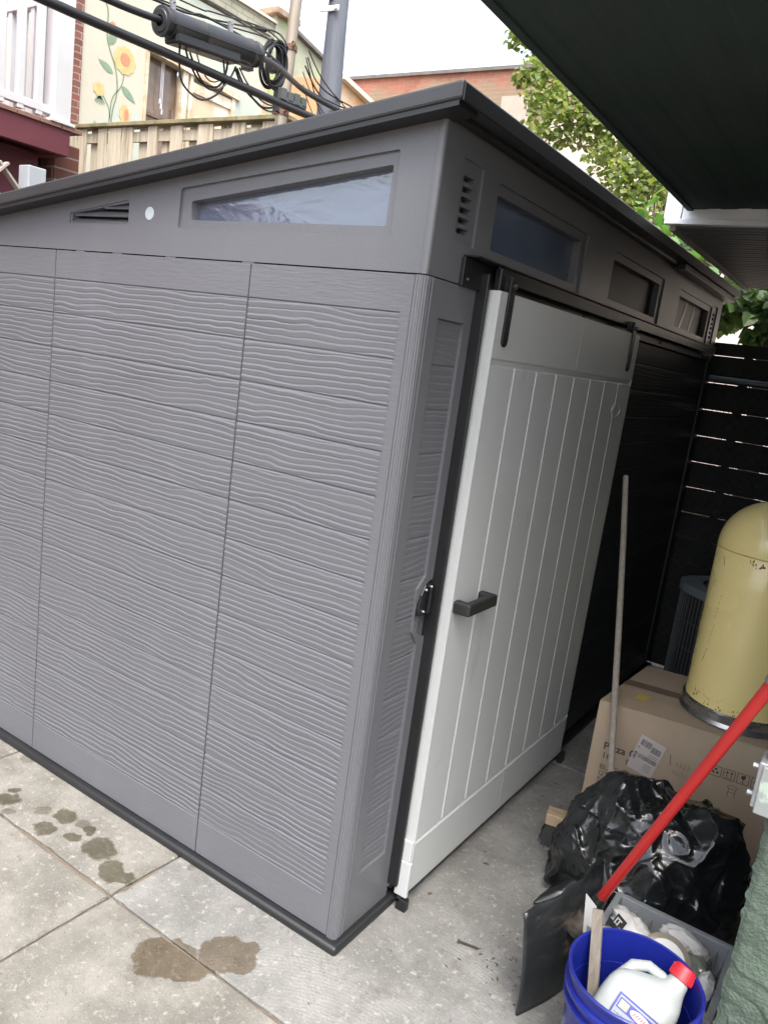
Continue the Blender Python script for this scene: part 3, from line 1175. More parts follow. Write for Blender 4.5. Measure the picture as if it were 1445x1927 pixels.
# ------------------------------------------------------------------ things on the concrete at the right
BOXM = mat('cardboard', (0.41, 0.32, 0.225), .85, var=.10, vscale=5, bump=.0006, bscale=60, col2=(.33, .25, .17), c2scale=2.4, c2lo=.55, c2hi=.9)
INK = mat('box_ink', (.045, .04, .038), .8)
A = Vector((.25, 1.34, 0))
rv = Vector((.99, .14, 0)).normalized()
nv = Vector((rv.y, -rv.x, 0))
bv_ = Vector((.03, .58, 0))
BW, BH = .94, .449
bf = quadfn(A, rv, nv)
bx = thing('cardboard_box', 'large brown cardboard box with printed pizza oven label and shipping icons', 'cardboard box', tuple(A))
b = MB()
n_, m_ = 26, 14
P = np.empty((m_, n_, 3))
for j in range(m_):
    for i in range(n_):
        u, v = BW * i / (n_ - 1), BH * j / (m_ - 1)
        bul = -.010 * math.sin(math.pi * i / (n_ - 1)) * math.sin(math.pi * j / (m_ - 1)) + .0025 * noise.noise((u * 7, v * 9, 3))
        if j in (0, m_ - 1) or i in (0, n_ - 1):
            bul = 0
        P[j, i] = bf(u, v, bul * .0)
b.grid(P)
# sides and top (two flaps with a seam along the long axis)
c0, c1 = A + bv_, A + rv * BW + bv_
Z1 = Vector((0, 0, BH))
b.add([A, c0, c0 + Z1, A + Z1], [(0, 1, 2, 3)])
b.add([A + rv * BW, c1, c1 + Z1, A + rv * BW + Z1], [(0, 1, 2, 3)])
b.add([c0, c1, c1 + Z1, c0 + Z1], [(0, 1, 2, 3)])
b.build('carton', BOXM, bx, bevel=.003, segs=2)
for k, (t0, t1) in enumerate(((0.004, .4985), (.5015, .996))):
    b = MB()
    P = np.empty((9, 30, 3))
    for j in range(9):
        for i in range(30):
            t = t0 + (t1 - t0) * j / 8
            u = BW * i / 29
            s_ = abs(t - .5)
            q_ = A + rv * u + bv_ * t
            P[j, i] = (q_.x, q_.y, BH + .003 - .0025 * max(0, 1 - s_ / .25) + .0012 * noise.noise((u * 6, t * 4, k)))
    b.grid(P)
    b.add([P[0, 0], P[0, -1], A + rv * BW + bv_ * t0 + Z1 * 1.0, A + bv_ * t0 + Z1 * 1.0], [(0, 1, 2, 3)])
    b.build('flap', BOXM, bx, smooth=True, flip=False)
b = MB()
TAPE = mat('packing_tape', (.22, .16, .11), .25, var=.1, vscale=12)
P = np.empty((3, 16, 3))
for j in range(3):
    for i in range(16):
        q_ = A + rv * (BW * i / 15) + bv_ * (.445 + .055 * j)
        P[j, i] = (q_.x, q_.y, BH + .0052)
b.grid(P)
b.build('tape', TAPE, bx, flip=False)
b = MB()
q_ = [A + rv * .088 + bv_ * .20, A + rv * .135 + bv_ * .19, A + rv * .140 + bv_ * .30, A + rv * .095 + bv_ * .31]
b.add([(p.x, p.y, BH + .0062) for p in q_], [(0, 1, 2, 3)])
b.build('yellow_sticker', mat('yellow_sticker', (.55, .42, .08), .6, var=.1), bx, flip=False)
lab = MB()
for txt, sz, u, v, bold in (('Pizza Oven', .044, .047, .256, .0006), ('161    BK', .036, .047, .218, 0), ('BLACK', .030, .047, .170, 0), ('QTY:', .028, .047, .143, 0),
                            ('N.W:', .028, .047, .117, 0), ('C.W:', .028, .047, .091, 0), ('CTN S', .028, .047, .065, 0), ('MADE IN', .028, .047, .040, 0)):
    t = text_mesh(txt, sz, lambda a, c, d, u=u, v=v: bf(u + a, v + c, .0012), 0, bold=bold)
    lab.add(t.v, t.f)
lab.build('printed_lettering', INK, bx, flip=False)
# shipping icons in frames
ic = MB()
zf = .0012


def line(mb, p, q, w=.0022, fn=bf, d=zf):
    p, q = Vector((*p, 0)), Vector((*q, 0))
    t = (q - p).normalized()
    nn_ = Vector((-t.y, t.x, 0)) * w / 2
    mb.add([fn((p + nn_).x, (p + nn_).y, d), fn((q + nn_).x, (q + nn_).y, d), fn((q - nn_).x, (q - nn_).y, d), fn((p - nn_).x, (p - nn_).y, d)], [(0, 1, 2, 3)])


def poly(mb, pts, fn=bf, d=zf):
    tri = tessellate_polygon([[Vector((*p, 0)) for p in pts]])
    mb.add([fn(u, v, d) for u, v in pts], [tuple(t) for t in tri])


for k in range(5):
    u0_, v0_ = .442 + k * .0485, .290 + k * .0
    s_ = .040
    for p, q in (((0, 0), (s_, 0)), ((s_, 0), (s_, s_)), ((s_, s_), (0, s_)), ((0, s_), (0, 0))):
        line(ic, (u0_ + p[0], v0_ + p[1]), (u0_ + q[0], v0_ + q[1]))
    if k == 0:
        for j in range(3):
            a = math.pi / 2 + j * 2.094
            c_ = (u0_ + .02 + .010 * math.cos(a), v0_ + .02 + .010 * math.sin(a))
            poly(ic, [(c_[0] + .0065 * math.cos(a + t_), c_[1] + .0065 * math.sin(a + t_)) for t_ in (1.5, 2.6, 3.9, 5.2)])
    elif k == 1:
        for dx in (.012, .028):
            line(ic, (u0_ + dx, v0_ + .010), (u0_ + dx, v0_ + .031), .0025)
            line(ic, (u0_ + dx, v0_ + .033), (u0_ + dx - .006, v0_ + .025), .0025)
            line(ic, (u0_ + dx, v0_ + .033), (u0_ + dx + .006, v0_ + .025), .0025)
        line(ic, (u0_ + .006, v0_ + .006), (u0_ + .034, v0_ + .006), .0025)
    elif k == 2:
        poly(ic, [(u0_ + .012, v0_ + .035), (u0_ + .017, v0_ + .031), (u0_ + .019, v0_ + .035), (u0_ + .028, v0_ + .035), (u0_ + .027, v0_ + .022), (u0_ + .02, v0_ + .017), (u0_ + .013, v0_ + .022)])
        line(ic, (u0_ + .02, v0_ + .018), (u0_ + .02, v0_ + .006))
        line(ic, (u0_ + .013, v0_ + .006), (u0_ + .027, v0_ + .006))
    elif k == 3:
        poly(ic, [(u0_ + .006, v0_ + .020), (u0_ + .012, v0_ + .029), (u0_ + .02, v0_ + .032), (u0_ + .028, v0_ + .029), (u0_ + .034, v0_ + .020)])
        line(ic, (u0_ + .02, v0_ + .020), (u0_ + .02, v0_ + .007))
# drawing of a small oven on its stand
for i in range(24):
    a, a2 = 2 * math.pi * i / 24, 2 * math.pi * (i + 1) / 24
    line(ic, (.531 + .018 * math.cos(a), .265 + .007 * math.sin(a)), (.531 + .018 * math.cos(a2), .265 + .007 * math.sin(a2)), .0016)
for dx in (-.012, .012):
    line(ic, (.531 + dx, .258), (.531 + dx, .225), .0018)
line(ic, (.519, .245), (.543, .245), .0014)
ic.build('printed_icons', INK, bx, flip=False)
hw = MB()
for txt, sz, u, v in (('1523', .030, .318, .277), ('Hicks', .027, .312, .243)):
    t = text_mesh(txt, sz, lambda a, c, d, u=u, v=v: bf(u + a * .95, v + c - a * .04, .0012), 0, shear=.15, bold=-.0007)
    hw.add(t.v, t.f)
line(hw, (.297, .318), (.303, .275), .0022)
hw.build('handwriting', mat('pen_ink', (.09, .075, .065), .7), bx, flip=False)
# white address label, stuck on at a tilt
lf0, lu, lv = (.181, .365), Vector((.096, -.026, 0)), Vector((-.0345, -.1475, 0))
ll = lu.normalized()
lfn = lambda a, c, d: bf(lf0[0] + lu.x * a + lv.x * c, lf0[1] + lu.y * a + lv.y * c, d)
b = MB()
b.add([lfn(0, 0, .0016), lfn(1, 0, .0016), lfn(1, 1, .0016), lfn(0, 1, .0016)], [(0, 1, 2, 3)])
sl = b.build('address_label', mat('label_paper', (.50, .45, .42), .6, var=.04), bx, flip=False)
b = MB()
rb = random.Random(5)
for v0_, v1_, u0_, u1_ in ((.10, .27, .10, .50), (.16, .33, .55, .92), (.50, .62, .20, .95)):
    u = u0_
    while u < u1_:
        w_ = rb.choice((.006, .010, .016))
        b.add([lfn(u, v0_, .0022), lfn(u + w_, v0_, .0022), lfn(u + w_, v1_, .0022), lfn(u, v1_, .0022)], [(0, 1, 2, 3)])
        u += w_ + rb.choice((.006, .009, .013))
for v_ in (.40, .455, .70, .75, .80, .86):
    b.add([lfn(.55, v_, .0022), lfn(.92 if v_ < .6 else .85, v_, .0022), lfn(.92 if v_ < .6 else .85, v_ + .012, .0022), lfn(.55, v_ + .012, .0022)], [(0, 1, 2, 3)])
for p in ((.05, .50, .15, .54), (.05, .62, .15, .66), (.05, .50, .07, .66), (.13, .50, .15, .66), (.08, .57, .12, .60), (.04, .34, .16, .36), (.05, .69, .16, .71)):
    b.add([lfn(p[0], p[1], .0022), lfn(p[2], p[1], .0022), lfn(p[2], p[3], .0022), lfn(p[0], p[3], .0022)], [(0, 1, 2, 3)])
b.build('barcode', mat('label_ink', (.09, .08, .08), .7), sl, flip=False)

# blue cloth bag tucked behind the box corner
b = MB()
P = np.empty((9, 14, 3))
for j in range(9):
    for i in range(14):
        a, t = 2 * math.pi * i / 13, j / 8
        r_ = .085 * math.sin(math.pi * (.12 + .88 * (1 - t) * .9)) + .012 * noise.noise((math.cos(a) * 2, math.sin(a) * 2, t * 5))
        P[j, i] = (.215 + r_ * .62 * math.cos(a), 1.76 + r_ * 1.5 * math.sin(a), .30 * t)
b.grid(P)
o = b.build('cloth_bag', mat('blue_cloth', (.10, .15, .20), .8, var=.25, vscale=14), smooth=True, angle=180, origin=(.215, 1.76, 0))
tag(o, 'crumpled grey blue cloth bag tucked behind the left side of the cardboard box', 'bag')

# yellow dome-top bin on the box
CANY = mat('yellow_enamel', (0.87, 0.72, 0.31), .26, var=.04, vscale=3, col2=(.46, .32, .12), c2scale=17, c2lo=.76, c2hi=.84, coat=.3)
cc = Vector((.697, 1.665, BH + .0065))
can = thing('dome_bin', 'yellow dome topped metal bin with steel base ring standing on the cardboard box', 'bin', tuple(cc))
R = .197
prof = [(R - .012, .055)] + [(R, .058), (R, .30), (R, .50), (R, .666), (R - .004, .670)]
b = MB()
b.lathe(prof, cc, 72)
b.build('body', CANY, can, smooth=True, angle=50)
prof = [(R - .006, .672), (R + .001, .673), (R + .001, .684)]
for i in range(1, 17):
    a = math.pi / 2 * i / 16
    prof.append(((R + .001) * math.cos(a), .684 + .190 * math.sin(a)))
b = MB()
b.lathe(prof, cc, 72)
b.build('dome_lid', CANY, can, smooth=True, angle=50)
STEEL = mat('steel_ring', (.42, .42, .42), .28, metal=.9, var=.25, vscale=8)
b = MB()
b.lathe([(R - .02, .0), (R + .012, .0), (R + .016, .006), (R + .012, .012), (R + .007, .020), (R + .007, .046), (R + .010, .052), (R + .004, .058), (R - .01, .058)], cc, 72)
b.build('base_ring', STEEL, can, smooth=True, angle=25)
RUST = mat('rust', (.26, .11, .04), .9, var=.3, vscale=60)
b = MB()
rr_ = random.Random(3)
for (a0, z_, n_) in ((-1.62, .655, 14), (-1.75, .664, 5), (-2.35, .085, 10), (-2.0, .075, 8), (-1.75, .07, 8), (-2.1, .10, 5), (-1.5, .07, 6)):
    for k in range(n_):
        a = a0 + rr_.gauss(0, .05)
        z2 = z_ - abs(rr_.gauss(0, .011)) if z_ > .3 else z_ + abs(rr_.gauss(0, .018)) - .012
        r0 = rr_.uniform(.0012, .0038)
        c_ = cc + Vector(((R + .0006) * math.cos(a), (R + .0006) * math.sin(a), z2))
        t1 = Vector((-math.sin(a), math.cos(a), 0))
        pts = [c_ + t1 * (r0 * math.cos(q) * rr_.uniform(.6, 1.2)) + Vector((0, 0, 1)) * (r0 * 1.3 * math.sin(q) * rr_.uniform(.6, 1.2)) for q in [2 * math.pi * j / 7 for j in range(7)]]
        b.add(pts, [tuple(range(7))])
for (a0, z0_, z1_) in ((-2.22, .50, .40), (-2.24, .38, .30), (-2.3, .27, .22), (-2.33, .61, .64)):
    for k in range(14):
        t = k / 13
        a = a0 - .05 * t + rr_.uniform(-.004, .004)
        z2 = z0_ + (z1_ - z0_) * t
        r0 = rr_.uniform(.0006, .0016)
        c_ = cc + Vector(((R + .0006) * math.cos(a), (R + .0006) * math.sin(a), z2))
        t1 = Vector((-math.sin(a), math.cos(a), 0))
        b.add([c_ - t1 * r0, c_ + t1 * r0, c_ + t1 * r0 + Vector((0, 0, r0 * 3)), c_ - t1 * r0 + Vector((0, 0, r0 * 3))], [(0, 1, 2, 3)])
b.build('rust_chips', RUST, can, flip=False)

# push broom leaning on the shed
WOODG = mat('weathered_wood', (.30, .265, .225), .8, var=.25, vscale=4, stretch=(25, 25, 1.5), bump=.0008, bscale=30)
WOODB = mat('broom_block_wood', (.33, .25, .16), .7, var=.25, vscale=5, stretch=(4, 25, 25), col2=(.22, .15, .09), c2scale=2, c2lo=.5, c2hi=.7)
br = thing('push_broom', 'push broom with bare wooden handle leaning on the shed behind the black bag', 'broom', (.39, 1.05, 0))
TOP, BOT = Vector((.050, 1.790, 1.297)), Vector((.436, 1.083, .118))
dd = (BOT - TOP)
b = MB()
pts = [TOP + dd * t + Vector((.003 * math.sin(5 * t), .002 * math.sin(7 * t + 1), 0)) for t in [k / 14 for k in range(15)]]
b.tube([TOP - dd.normalized() * .006] + pts, [.006] + [.0125] * 15, 14)
b.build('handle', WOODG, br, smooth=True, angle=50)
b = MB()
b.tube([TOP + dd * .885, BOT], [.0145, .016], 14)
b.build('ferrule', mat('white_ferrule', (.55, .56, .56), .4, var=.06), br, smooth=True, angle=50)
hx = Vector((.92, .20, 0)).normalized()
hyv = Vector((-hx.y, hx.x, 0))
hc = Vector((.445, 1.03, 0))
b = MB()
b.obox(hc + Vector((0, 0, .095)), hx, hyv, Vector((0, 0, 1)), .215, .034, .022)
b.build('head_block', WOODB, br, bevel=.006, segs=2)
b = MB()
rr_ = random.Random(9)
for i in range(2600):
    u, w_ = rr_.uniform(-.205, .205), rr_.uniform(-.028, .028)
    sp_ = Vector((u * 1.02, w_ * 1.9 + rr_.gauss(0, .004) - .004, 0))
    a = hc + hx * u + hyv * w_ + Vector((0, 0, .075))
    c_ = hc + hx * (sp_.x + (.02 if u > .18 else (-.022 if u < -.17 else 0)) * rr_.random()) + hyv * sp_.y + Vector((0, 0, rr_.uniform(.001, .012)))
    t1 = hx * .0014
    b.add([a - t1, a + t1, c_ + t1, c_ - t1], [(0, 1, 2, 3)])
b.obox(hc + Vector((0, 0, .050)), hx, hyv, Vector((0, 0, 1)), .198, .030, .024)
b.build('bristles', mat('black_bristle', (.012, .014, .014), .7), br, flip=False)

# snow shovel
SHB = mat('shovel_plastic', (.016, .018, .019), .30, var=.4, vscale=6, bump=.0012, bscale=35, col2=(.085, .065, .05), c2scale=6, c2lo=.55, c2hi=.75, stretch=(1, 1, 2.5))
SHR = mat('red_handle', (.34, .014, .013), .35, var=.06)
sh = thing('snow_shovel', 'black bladed snow shovel with long red handle leaning across the black bag', 'shovel', (.55, .3, 0))
b0, b1 = Vector((.512, .147, .002)), Vector((.60, .53, .002))
t0_, t1_ = Vector((.480, .140, .305)), Vector((.565, .50, .335))
P = np.empty((18, 26, 3))
for j in range(18):
    for i in range(26):
        u, v = i / 25, j / 17
        p = (b0 * (1 - u) + b1 * u) * (1 - v) + (t0_ * (1 - u) + t1_ * u) * v
        n_ = Vector((.97, -.22, 0))
        sag = .010 * math.sin(math.pi * v) + .022 * (1 - (2 * u - 1) ** 2)
        rib = .004 * math.cos(u * 2 * math.pi * 3) * v
        wig = .004 * noise.noise((u * 3, v * 5, 8))
        p = p + n_ * (sag + rib + wig)
        P[j, i] = p
b = MB()
b.grid(P)
o = b.build('blade', SHB, sh, smooth=True, angle=180, flip=False)
sm = o.modifiers.new('thick', 'SOLIDIFY')
sm.thickness = .006
pb_, pt = Vector((.622, .305, .322)), Vector((.925, .040, 1.148))
pd = (pt - pb_).normalized()
b = MB()
b.tube([Vector((.575, .32, .20)), Vector((.598, .315, .26)), pb_, pb_ + pd * .03], [.030, .026, .0195, .0158], 14)
b.build('socket', SHB, sh, smooth=True, angle=50)
b = MB()
ext = pt + pd * .32
b.tube([pb_ + pd * .005, pb_ + pd * .3, pb_ + pd * .6, pt - pd * .01], [.0134] * 4, 18)
b.build('shaft', SHR, sh, smooth=True, angle=50)
b = MB()
b.tube([pt - pd * .0095, pt + pd * .12], [.0172, .0172], 16)
b.tube([pt + pd * .12, pt + pd * .20], [.0165, .0165], 16)
gq = cr * .06
b.tube([pt + pd * .20 - gq * .1, pt + pd * .24 - gq, pt + pd * .30 - gq, pt + pd * .31, pt + pd * .30 + gq, pt + pd * .24 + gq, pt + pd * .20 + gq * .1], .013, 10)
b.build('grip', mat('grey_grip', (.10, .105, .115), .5, var=.1), sh, smooth=True, angle=50)

# black rubbish bag
BAGM = mat('bag_film', (.0075, .0085, .009), .20, var=.5, vscale=4, spec=.6, bump=.0016, bscale=30, col2=(.012, .015, .016), c2scale=5)
bc = Vector((.640, .845, 0))
bm = bmesh.new()
rbg = random.Random(19)
NP = 250
for i in range(NP):
    z_ = 1 - 2 * (i + .5) / NP
    th_ = i * 2.399963 + rbg.gauss(0, .10)
    z_ = max(-1, min(1, z_ + rbg.gauss(0, .035)))
    q = math.sqrt(1 - z_ * z_)
    bm.verts.new((q * math.cos(th_), q * math.sin(th_), z_))
bmesh.ops.convex_hull(bm, input=bm.verts)
lobes = [(Vector((-.42, -.05, 1.0)), .30, .40), (Vector((.62, .0, .95)), .42, .40), (Vector((.08, -.1, 1.0)), -.08, .22), (Vector((-.85, -.5, -.2)), .12, .5)]
jit = {}
for v in bm.verts:
    d = v.co.normalized()
    r_ = 1.0 + rbg.uniform(-.075, .075) + .12 * noise.noise(d * 1.9 + Vector((4, 1, 7)))
    for c_, a, w_ in lobes:
        r_ += a * math.exp(-((d - c_.normalized()).length / w_) ** 2)
    v.co = Vector((d.x * r_ * .288, d.y * r_ * .225, .165 + d.z * r_ * .228))
bmesh.ops.subdivide_edges(bm, edges=bm.edges, cuts=3, use_grid_fill=True)
bmesh.ops.triangulate(bm, faces=bm.faces)
for it in range(1):
    bmesh.ops.smooth_vert(bm, verts=bm.verts, factor=.45, use_axis_x=True, use_axis_y=True, use_axis_z=True)
bmesh.ops.subdivide_edges(bm, edges=bm.edges, cuts=2, use_grid_fill=True)
bmesh.ops.triangulate(bm, faces=bm.faces)
bm.normal_update()
for v in bm.verts:
    p = v.co.copy()
    n_ = 1 - abs(noise.noise(p * 7 + noise.noise_vector(p * 3) * .8))
    n2 = 1 - abs(noise.noise(p * 17 + Vector((3, 3, 3)) + noise.noise_vector(p * 6) * .7))
    n3 = 1 - abs(noise.noise(p * 36 + Vector((1, 8, 3)) + noise.noise_vector(p * 11) * .8))
    fold = 0
    for px_, py_, k_f, ph_f, am_ in ((-.125, .0, 9, .4, .016), (.185, .0, 8, 1.3, .013)):
        dx_, dy_ = p.x - px_, p.y - py_
        dd_ = math.hypot(dx_, dy_)
        wob = noise.noise(p * 4 + Vector((ph_f, 2, 5))) * 1.6
        sn = abs(math.sin(.5 * k_f * math.atan2(dy_, dx_) + ph_f + wob))
        fold += am_ * ((1 - sn) ** 2.2 - .2) * max(0, min(1, (dd_ - .02) / .10)) * math.exp(-(dd_ / .20) ** 2)
    p += v.normal * (.013 * (n_ ** 10 - .15) + .0050 * (n2 ** 11 - .12) + .0010 * (n3 ** 10 - .1) + fold)
    if p.z < .10:
        k_ = 1 + .16 * (.10 - p.z) / .10
        p.x *= min(k_, 1.2)
        p.y *= min(k_, 1.2)
    p.z = max(p.z, .004 + .003 * noise.noise((p.x * 20, p.y * 20, 0)))
    p.x = min(p.x, .30 + .006 * math.sin(p.z * 30))
    v.co = p
bmesh.ops.smooth_vert(bm, verts=bm.verts, factor=.15, use_axis_x=True, use_axis_y=True, use_axis_z=True)
me = bpy.data.meshes.new('rubbish_bag')
bm.to_mesh(me)
bm.free()
me.polygons.foreach_set('use_smooth', [True] * len(me.polygons))
me.materials.append(BAGM)
bag = bpy.data.objects.new('rubbish_bag', me)
COL.objects.link(bag)
bag.location = bc
ROOTLOC[bag.name] = bc
tag(bag, 'big crumpled glossy black plastic rubbish bag in front of the cardboard box', 'rubbish bag')
# loose knotted tail of the bag lying to the left
b = MB()
P = np.empty((8, 16, 3))
for j in range(8):
    for i in range(16):
        t, u = j / 7, i / 15 * 2 * math.pi
        c_ = Vector((.47, .72, .06)) * (1 - t) + Vector((.366, .60, .012)) * t
        r_ = .07 * (1 - t) ** .8 + .006
        P[j, i] = c_ + Vector((.5 * math.cos(u), -.5 * math.cos(u), 0)) * r_ * 1.1 + Vector((0, 0, max(-.9, math.sin(u)))) * r_ * (.75 + .3 * noise.noise((u, t * 4, 2)))
P[..., 2] = np.maximum(P[..., 2], .003)
b.grid(P)
b.build('bag_tail', BAGM, bag, smooth=True, angle=180)

# grey storage tub with rubbish
TUB = mat('grey_tub_plastic', (.20, .215, .225), .35, var=.12, vscale=6)
tb = thing('storage_tub', 'grey plastic storage tub full of rubbish behind the blue bucket', 'tub', (.78, .42, 0))
tx0, tx1, ty0, ty1, th = .632, .944, .225, .535, .222
b = MB()
ti = .010


def tubloop(ins, z, k=1.0):
    sh_ = (1 - z / th) * .030
    return [(tx0 + ins + sh_, ty0 + ins + sh_, z), (tx1 - ins - sh_, ty0 + ins + sh_, z), (tx1 - ins - sh_, ty1 - ins - sh_, z), (tx0 + ins + sh_, ty1 - ins - sh_, z)]


b.add(tubloop(0, .002) + tubloop(0, th - .02) + [(p[0], p[1], th - .02) for p in tubloop(-.012, th)] + [(p[0], p[1], th) for p in tubloop(-.012, th)] + tubloop(.006, th) + tubloop(.008, .012),
      [(0, 3, 2, 1)] + [(r * 4 + i, r * 4 + (i + 1) % 4, (r + 1) * 4 + (i + 1) % 4, (r + 1) * 4 + i) for r in range(5) for i in range(4)] + [(20, 21, 22, 23)])
for k in range(6):
    x = tx0 + .05 + k * .045
    b.box(x, x + .006, ty1 - .022, ty1 - .012, .06, th - .022)
b.build('tub_body', TUB, tb, bevel=.002)
b = MB()
b.box(.77, .905, ty1 - .030, ty1 - .022, .105, .185)
b.build('moulded_panel', TUB, tb, bevel=.004)
PAPER = mat('white_wrapper', (.45, .45, .44), .5, var=.12, vscale=20, col2=(.4, .38, .33), c2scale=18, c2lo=.6, c2hi=.68)


def crumple(name, c, rad, m, label, cat, seed, sub=4, amp=.28, sub2=None, group=None):
    bm = bmesh.new()
    bmesh.ops.create_icosphere(bm, subdivisions=sub, radius=1)
    for v in bm.verts:
        d = v.co.normalized()
        n_ = 1 - abs(noise.noise(d * 1.6 + Vector((seed, seed * 2.1, 0))))
        n2 = 1 - abs(noise.noise(d * 3.4 + Vector((seed, 4, seed))))
        r_ = 1 + amp * (n_ ** 3 + .6 * n2 ** 3 - .8)
        v.co = Vector((d.x * rad[0] * r_, d.y * rad[1] * r_, d.z * rad[2] * r_))
    me = bpy.data.meshes.new(name)
    bm.to_mesh(me)
    bm.free()
    me.polygons.foreach_set('use_smooth', [True] * len(me.polygons))
    me.materials.append(m)
    o = bpy.data.objects.new(name, me)
    COL.objects.link(o)
    o.location = c
    ROOTLOC[o.name] = Vector(c)
    tag(o, label, cat, group)
    return o


o = crumple('crumpled_wrapper', (.712, .372, .245), (.066, .038, .030), PAPER, 'crumpled white wrapper with black printing at the left of the grey tub', 'wrapper', 2.2)
o.rotation_euler = (.1, .3, -.35)
t = text_mesh('IT', .030, lambda u, v, d: (-.040 + u * .8, -.030 + .2 * v, .012 + v * .7), 0)
b = MB()
b.add([(-.044, -.0375, .002), (-.012, -.0375, .002), (-.012, -.026, .030), (-.044, -.026, .030)], [(0, 1, 2, 3)])
o2 = b.build('black_print', mat('print_black', (.012, .012, .014), .5), None, flip=False)
o2.parent = o
t = text_mesh('IT', .026, lambda u, v, d: (-.040 + u * .8, -.0385 + v * .41, .006 + v * .95), 0, bold=.0008)
o3 = t.build('white_print', PAPER, None, flip=False)
o3.parent = o2
o = crumple('crumpled_wrapper', (.838, .432, .238), (.066, .032, .032), mat('paper_tube', (.42, .415, .40), .6, var=.1, col2=(.25, .24, .23), c2scale=26, c2lo=.58, c2hi=.64), 'white printed paper roll lying at the back right of the grey tub', 'wrapper', 5.1, amp=.18)
o.rotation_euler = (0, .22, -.05)
JAR = mat('jar_plastic', (.36, .34, .26), .18, trans=.55, var=.1, spec=.6)
jr = thing('food_jar', 'round clear food tub with white barcode label lying behind the bucket rim', 'jar', (.795, .335, .20))
b = MB()
jax = Vector((.25, -.62, .74)).normalized()
b.lathe([(0, -.05), (.052, -.05), (.060, -.04), (.062, .02), (.066, .022), (.066, .034), (.058, .036), (0, .032)], (.805, .320, .232), 36, jax)
b.build('jar_body', JAR, jr, smooth=True, angle=35)
b = MB()
b.lathe([(0, .038), (.050, .0375), (.052, .036)], (.805, .320, .232), 36, jax)
lb = b.build('jar_label', mat('jar_label', (.46, .47, .465), .5, var=.04), jr, flip=False)
jr_r = jax.cross(Vector((0, 0, 1))).normalized() * -1
jr_u = jax.cross(jr_r)
b = MB()
for k in range(11):
    c_ = Vector((.805, .320, .232)) + jax * .0392 + jr_r * (-.006 + k * .0032) + jr_u * -.012
    b.add([c_, c_ + jr_r * (.0011 if k % 3 else .002), c_ + jr_r * (.0011 if k % 3 else .002) + jr_u * .02, c_ + jr_u * .02], [(0, 1, 2, 3)])
b.build('barcode', INK, lb, flip=False)
CLEAR = mat('clear_film', (.75, .78, .74), .08, trans=.85, var=.1, bump=.006, bscale=22, spec=.7)
SALAD = mat('salad_leaves', (.11, .13, .04), .6, var=.5, vscale=22, col2=(.22, .13, .06), c2scale=11, c2lo=.55, c2hi=.7)
o = crumple('salad_bag', (.880, .365, .215), (.046, .055, .040), CLEAR, 'clear plastic bag of wilted green salad in the grey tub', 'bag', 8.3, amp=.35)
s2 = crumple('salad', (0, 0, 0), (.030, .040, .026), SALAD, None, None, 3.3, amp=.45)
s2.parent = o
o = crumple('milk_carton', (.915, .320, .215), (.022, .036, .050), mat('carton_white', (.45, .46, .455), .45, var=.1, col2=(.2, .36, .5), c2scale=14, c2lo=.6, c2hi=.65), 'torn white carton with pale blue print at the right end of the grey tub', 'carton', 6.6, amp=.25)
o = crumple('bread_bag', (.905, .255, .17), (.036, .040, .055), mat('tan_wrapper', (.34, .27, .17), .35, var=.3, vscale=12), 'brown crumpled food bag low at the right of the grey tub', 'bag', 4.4, amp=.4)
o = crumple('rubbish_heap', (.775, .375, .10), (.115, .125, .06), mat('mixed_waste', (.12, .10, .075), .6, var=.6, vscale=18, col2=(.32, .30, .26), c2scale=9, c2lo=.55, c2hi=.62), 'dark mixed waste filling the grey tub beneath the wrappers', 'waste', 7.7, sub=5, amp=.5)
cup = MB()
cup.lathe([(.018, 0), (.026, .07), (.028, .072), (.026, .075), (.016, .003), (0, .003)], (.672, .335, .165), 28, Vector((-.25, -.2, 1)))
o = cup.build('plastic_cup', mat('cup_clear', (.8, .82, .82), .1, trans=.9, spec=.6), smooth=True, angle=50, origin=(.672, .335, .165))
tag(o, 'small clear plastic cup in the left corner of the grey tub', 'cup')
# white card standing between shovel and bucket
kk = Vector((.625, .19, .30))
b = MB()
e1, e2 = Vector((.55, .3, -.35)).normalized() * .034, Vector((-.12, .05, .99)).normalized() * .105
b.add([kk, kk + e1, kk + e1 + e2 * .86, kk + e2, kk + Vector((.001, .001, 0)), kk + e1 + Vector((.001, .001, 0)), kk + e1 + e2 * .86 + Vector((.001, .001, 0)), kk + e2 + Vector((.001, .001, 0))],
      [(0, 1, 2, 3), (7, 6, 5, 4), (0, 4, 5, 1), (1, 5, 6, 2), (2, 6, 7, 3), (3, 7, 4, 0)])
card = b.build('paper_card', mat('card_paper', (.30, .30, .295), .6, var=.05), origin=tuple(kk))
tag(card, 'white printed card sticking up between the shovel blade and blue bucket', 'card')
b = MB()
en = Vector((.0, -.0016, .0006))
for k in range(5):
    a0 = e1 * (.35 + .10 * k) + e2 * .10 + en
    b.add([a0, a0 + e1 * .05, a0 + e1 * .05 + e2 * .16, a0 + e2 * .16], [(0, 1, 2, 3)])
o = b.build('barcode', INK, None, flip=False)
o.parent = card

# blue bucket
BLUE = mat('blue_bucket', (.006, .012, .15), .35, var=.12, vscale=4, bump=.0008, bscale=90)
bk = Vector((.792, .045, .0))
bu = thing('bucket', 'blue plastic bucket holding a wood stick and white bleach jug', 'bucket', tuple(bk))
b = MB()
b.lathe([(0, .001), (.125, .001), (.130, .006), (.139, .285), (.150, .287), (.151, .297), (.1425, .300), (.1435, .318), (.152, .320), (.153, .330), (.145, .333), (.1465, .360), (.151, .362), (.152, .369), (.149, .372),
         (.1445, .370), (.142, .32), (.128, .012), (0, .010)], bk, 96)
b.build('pail', BLUE, bu, smooth=True, angle=32)
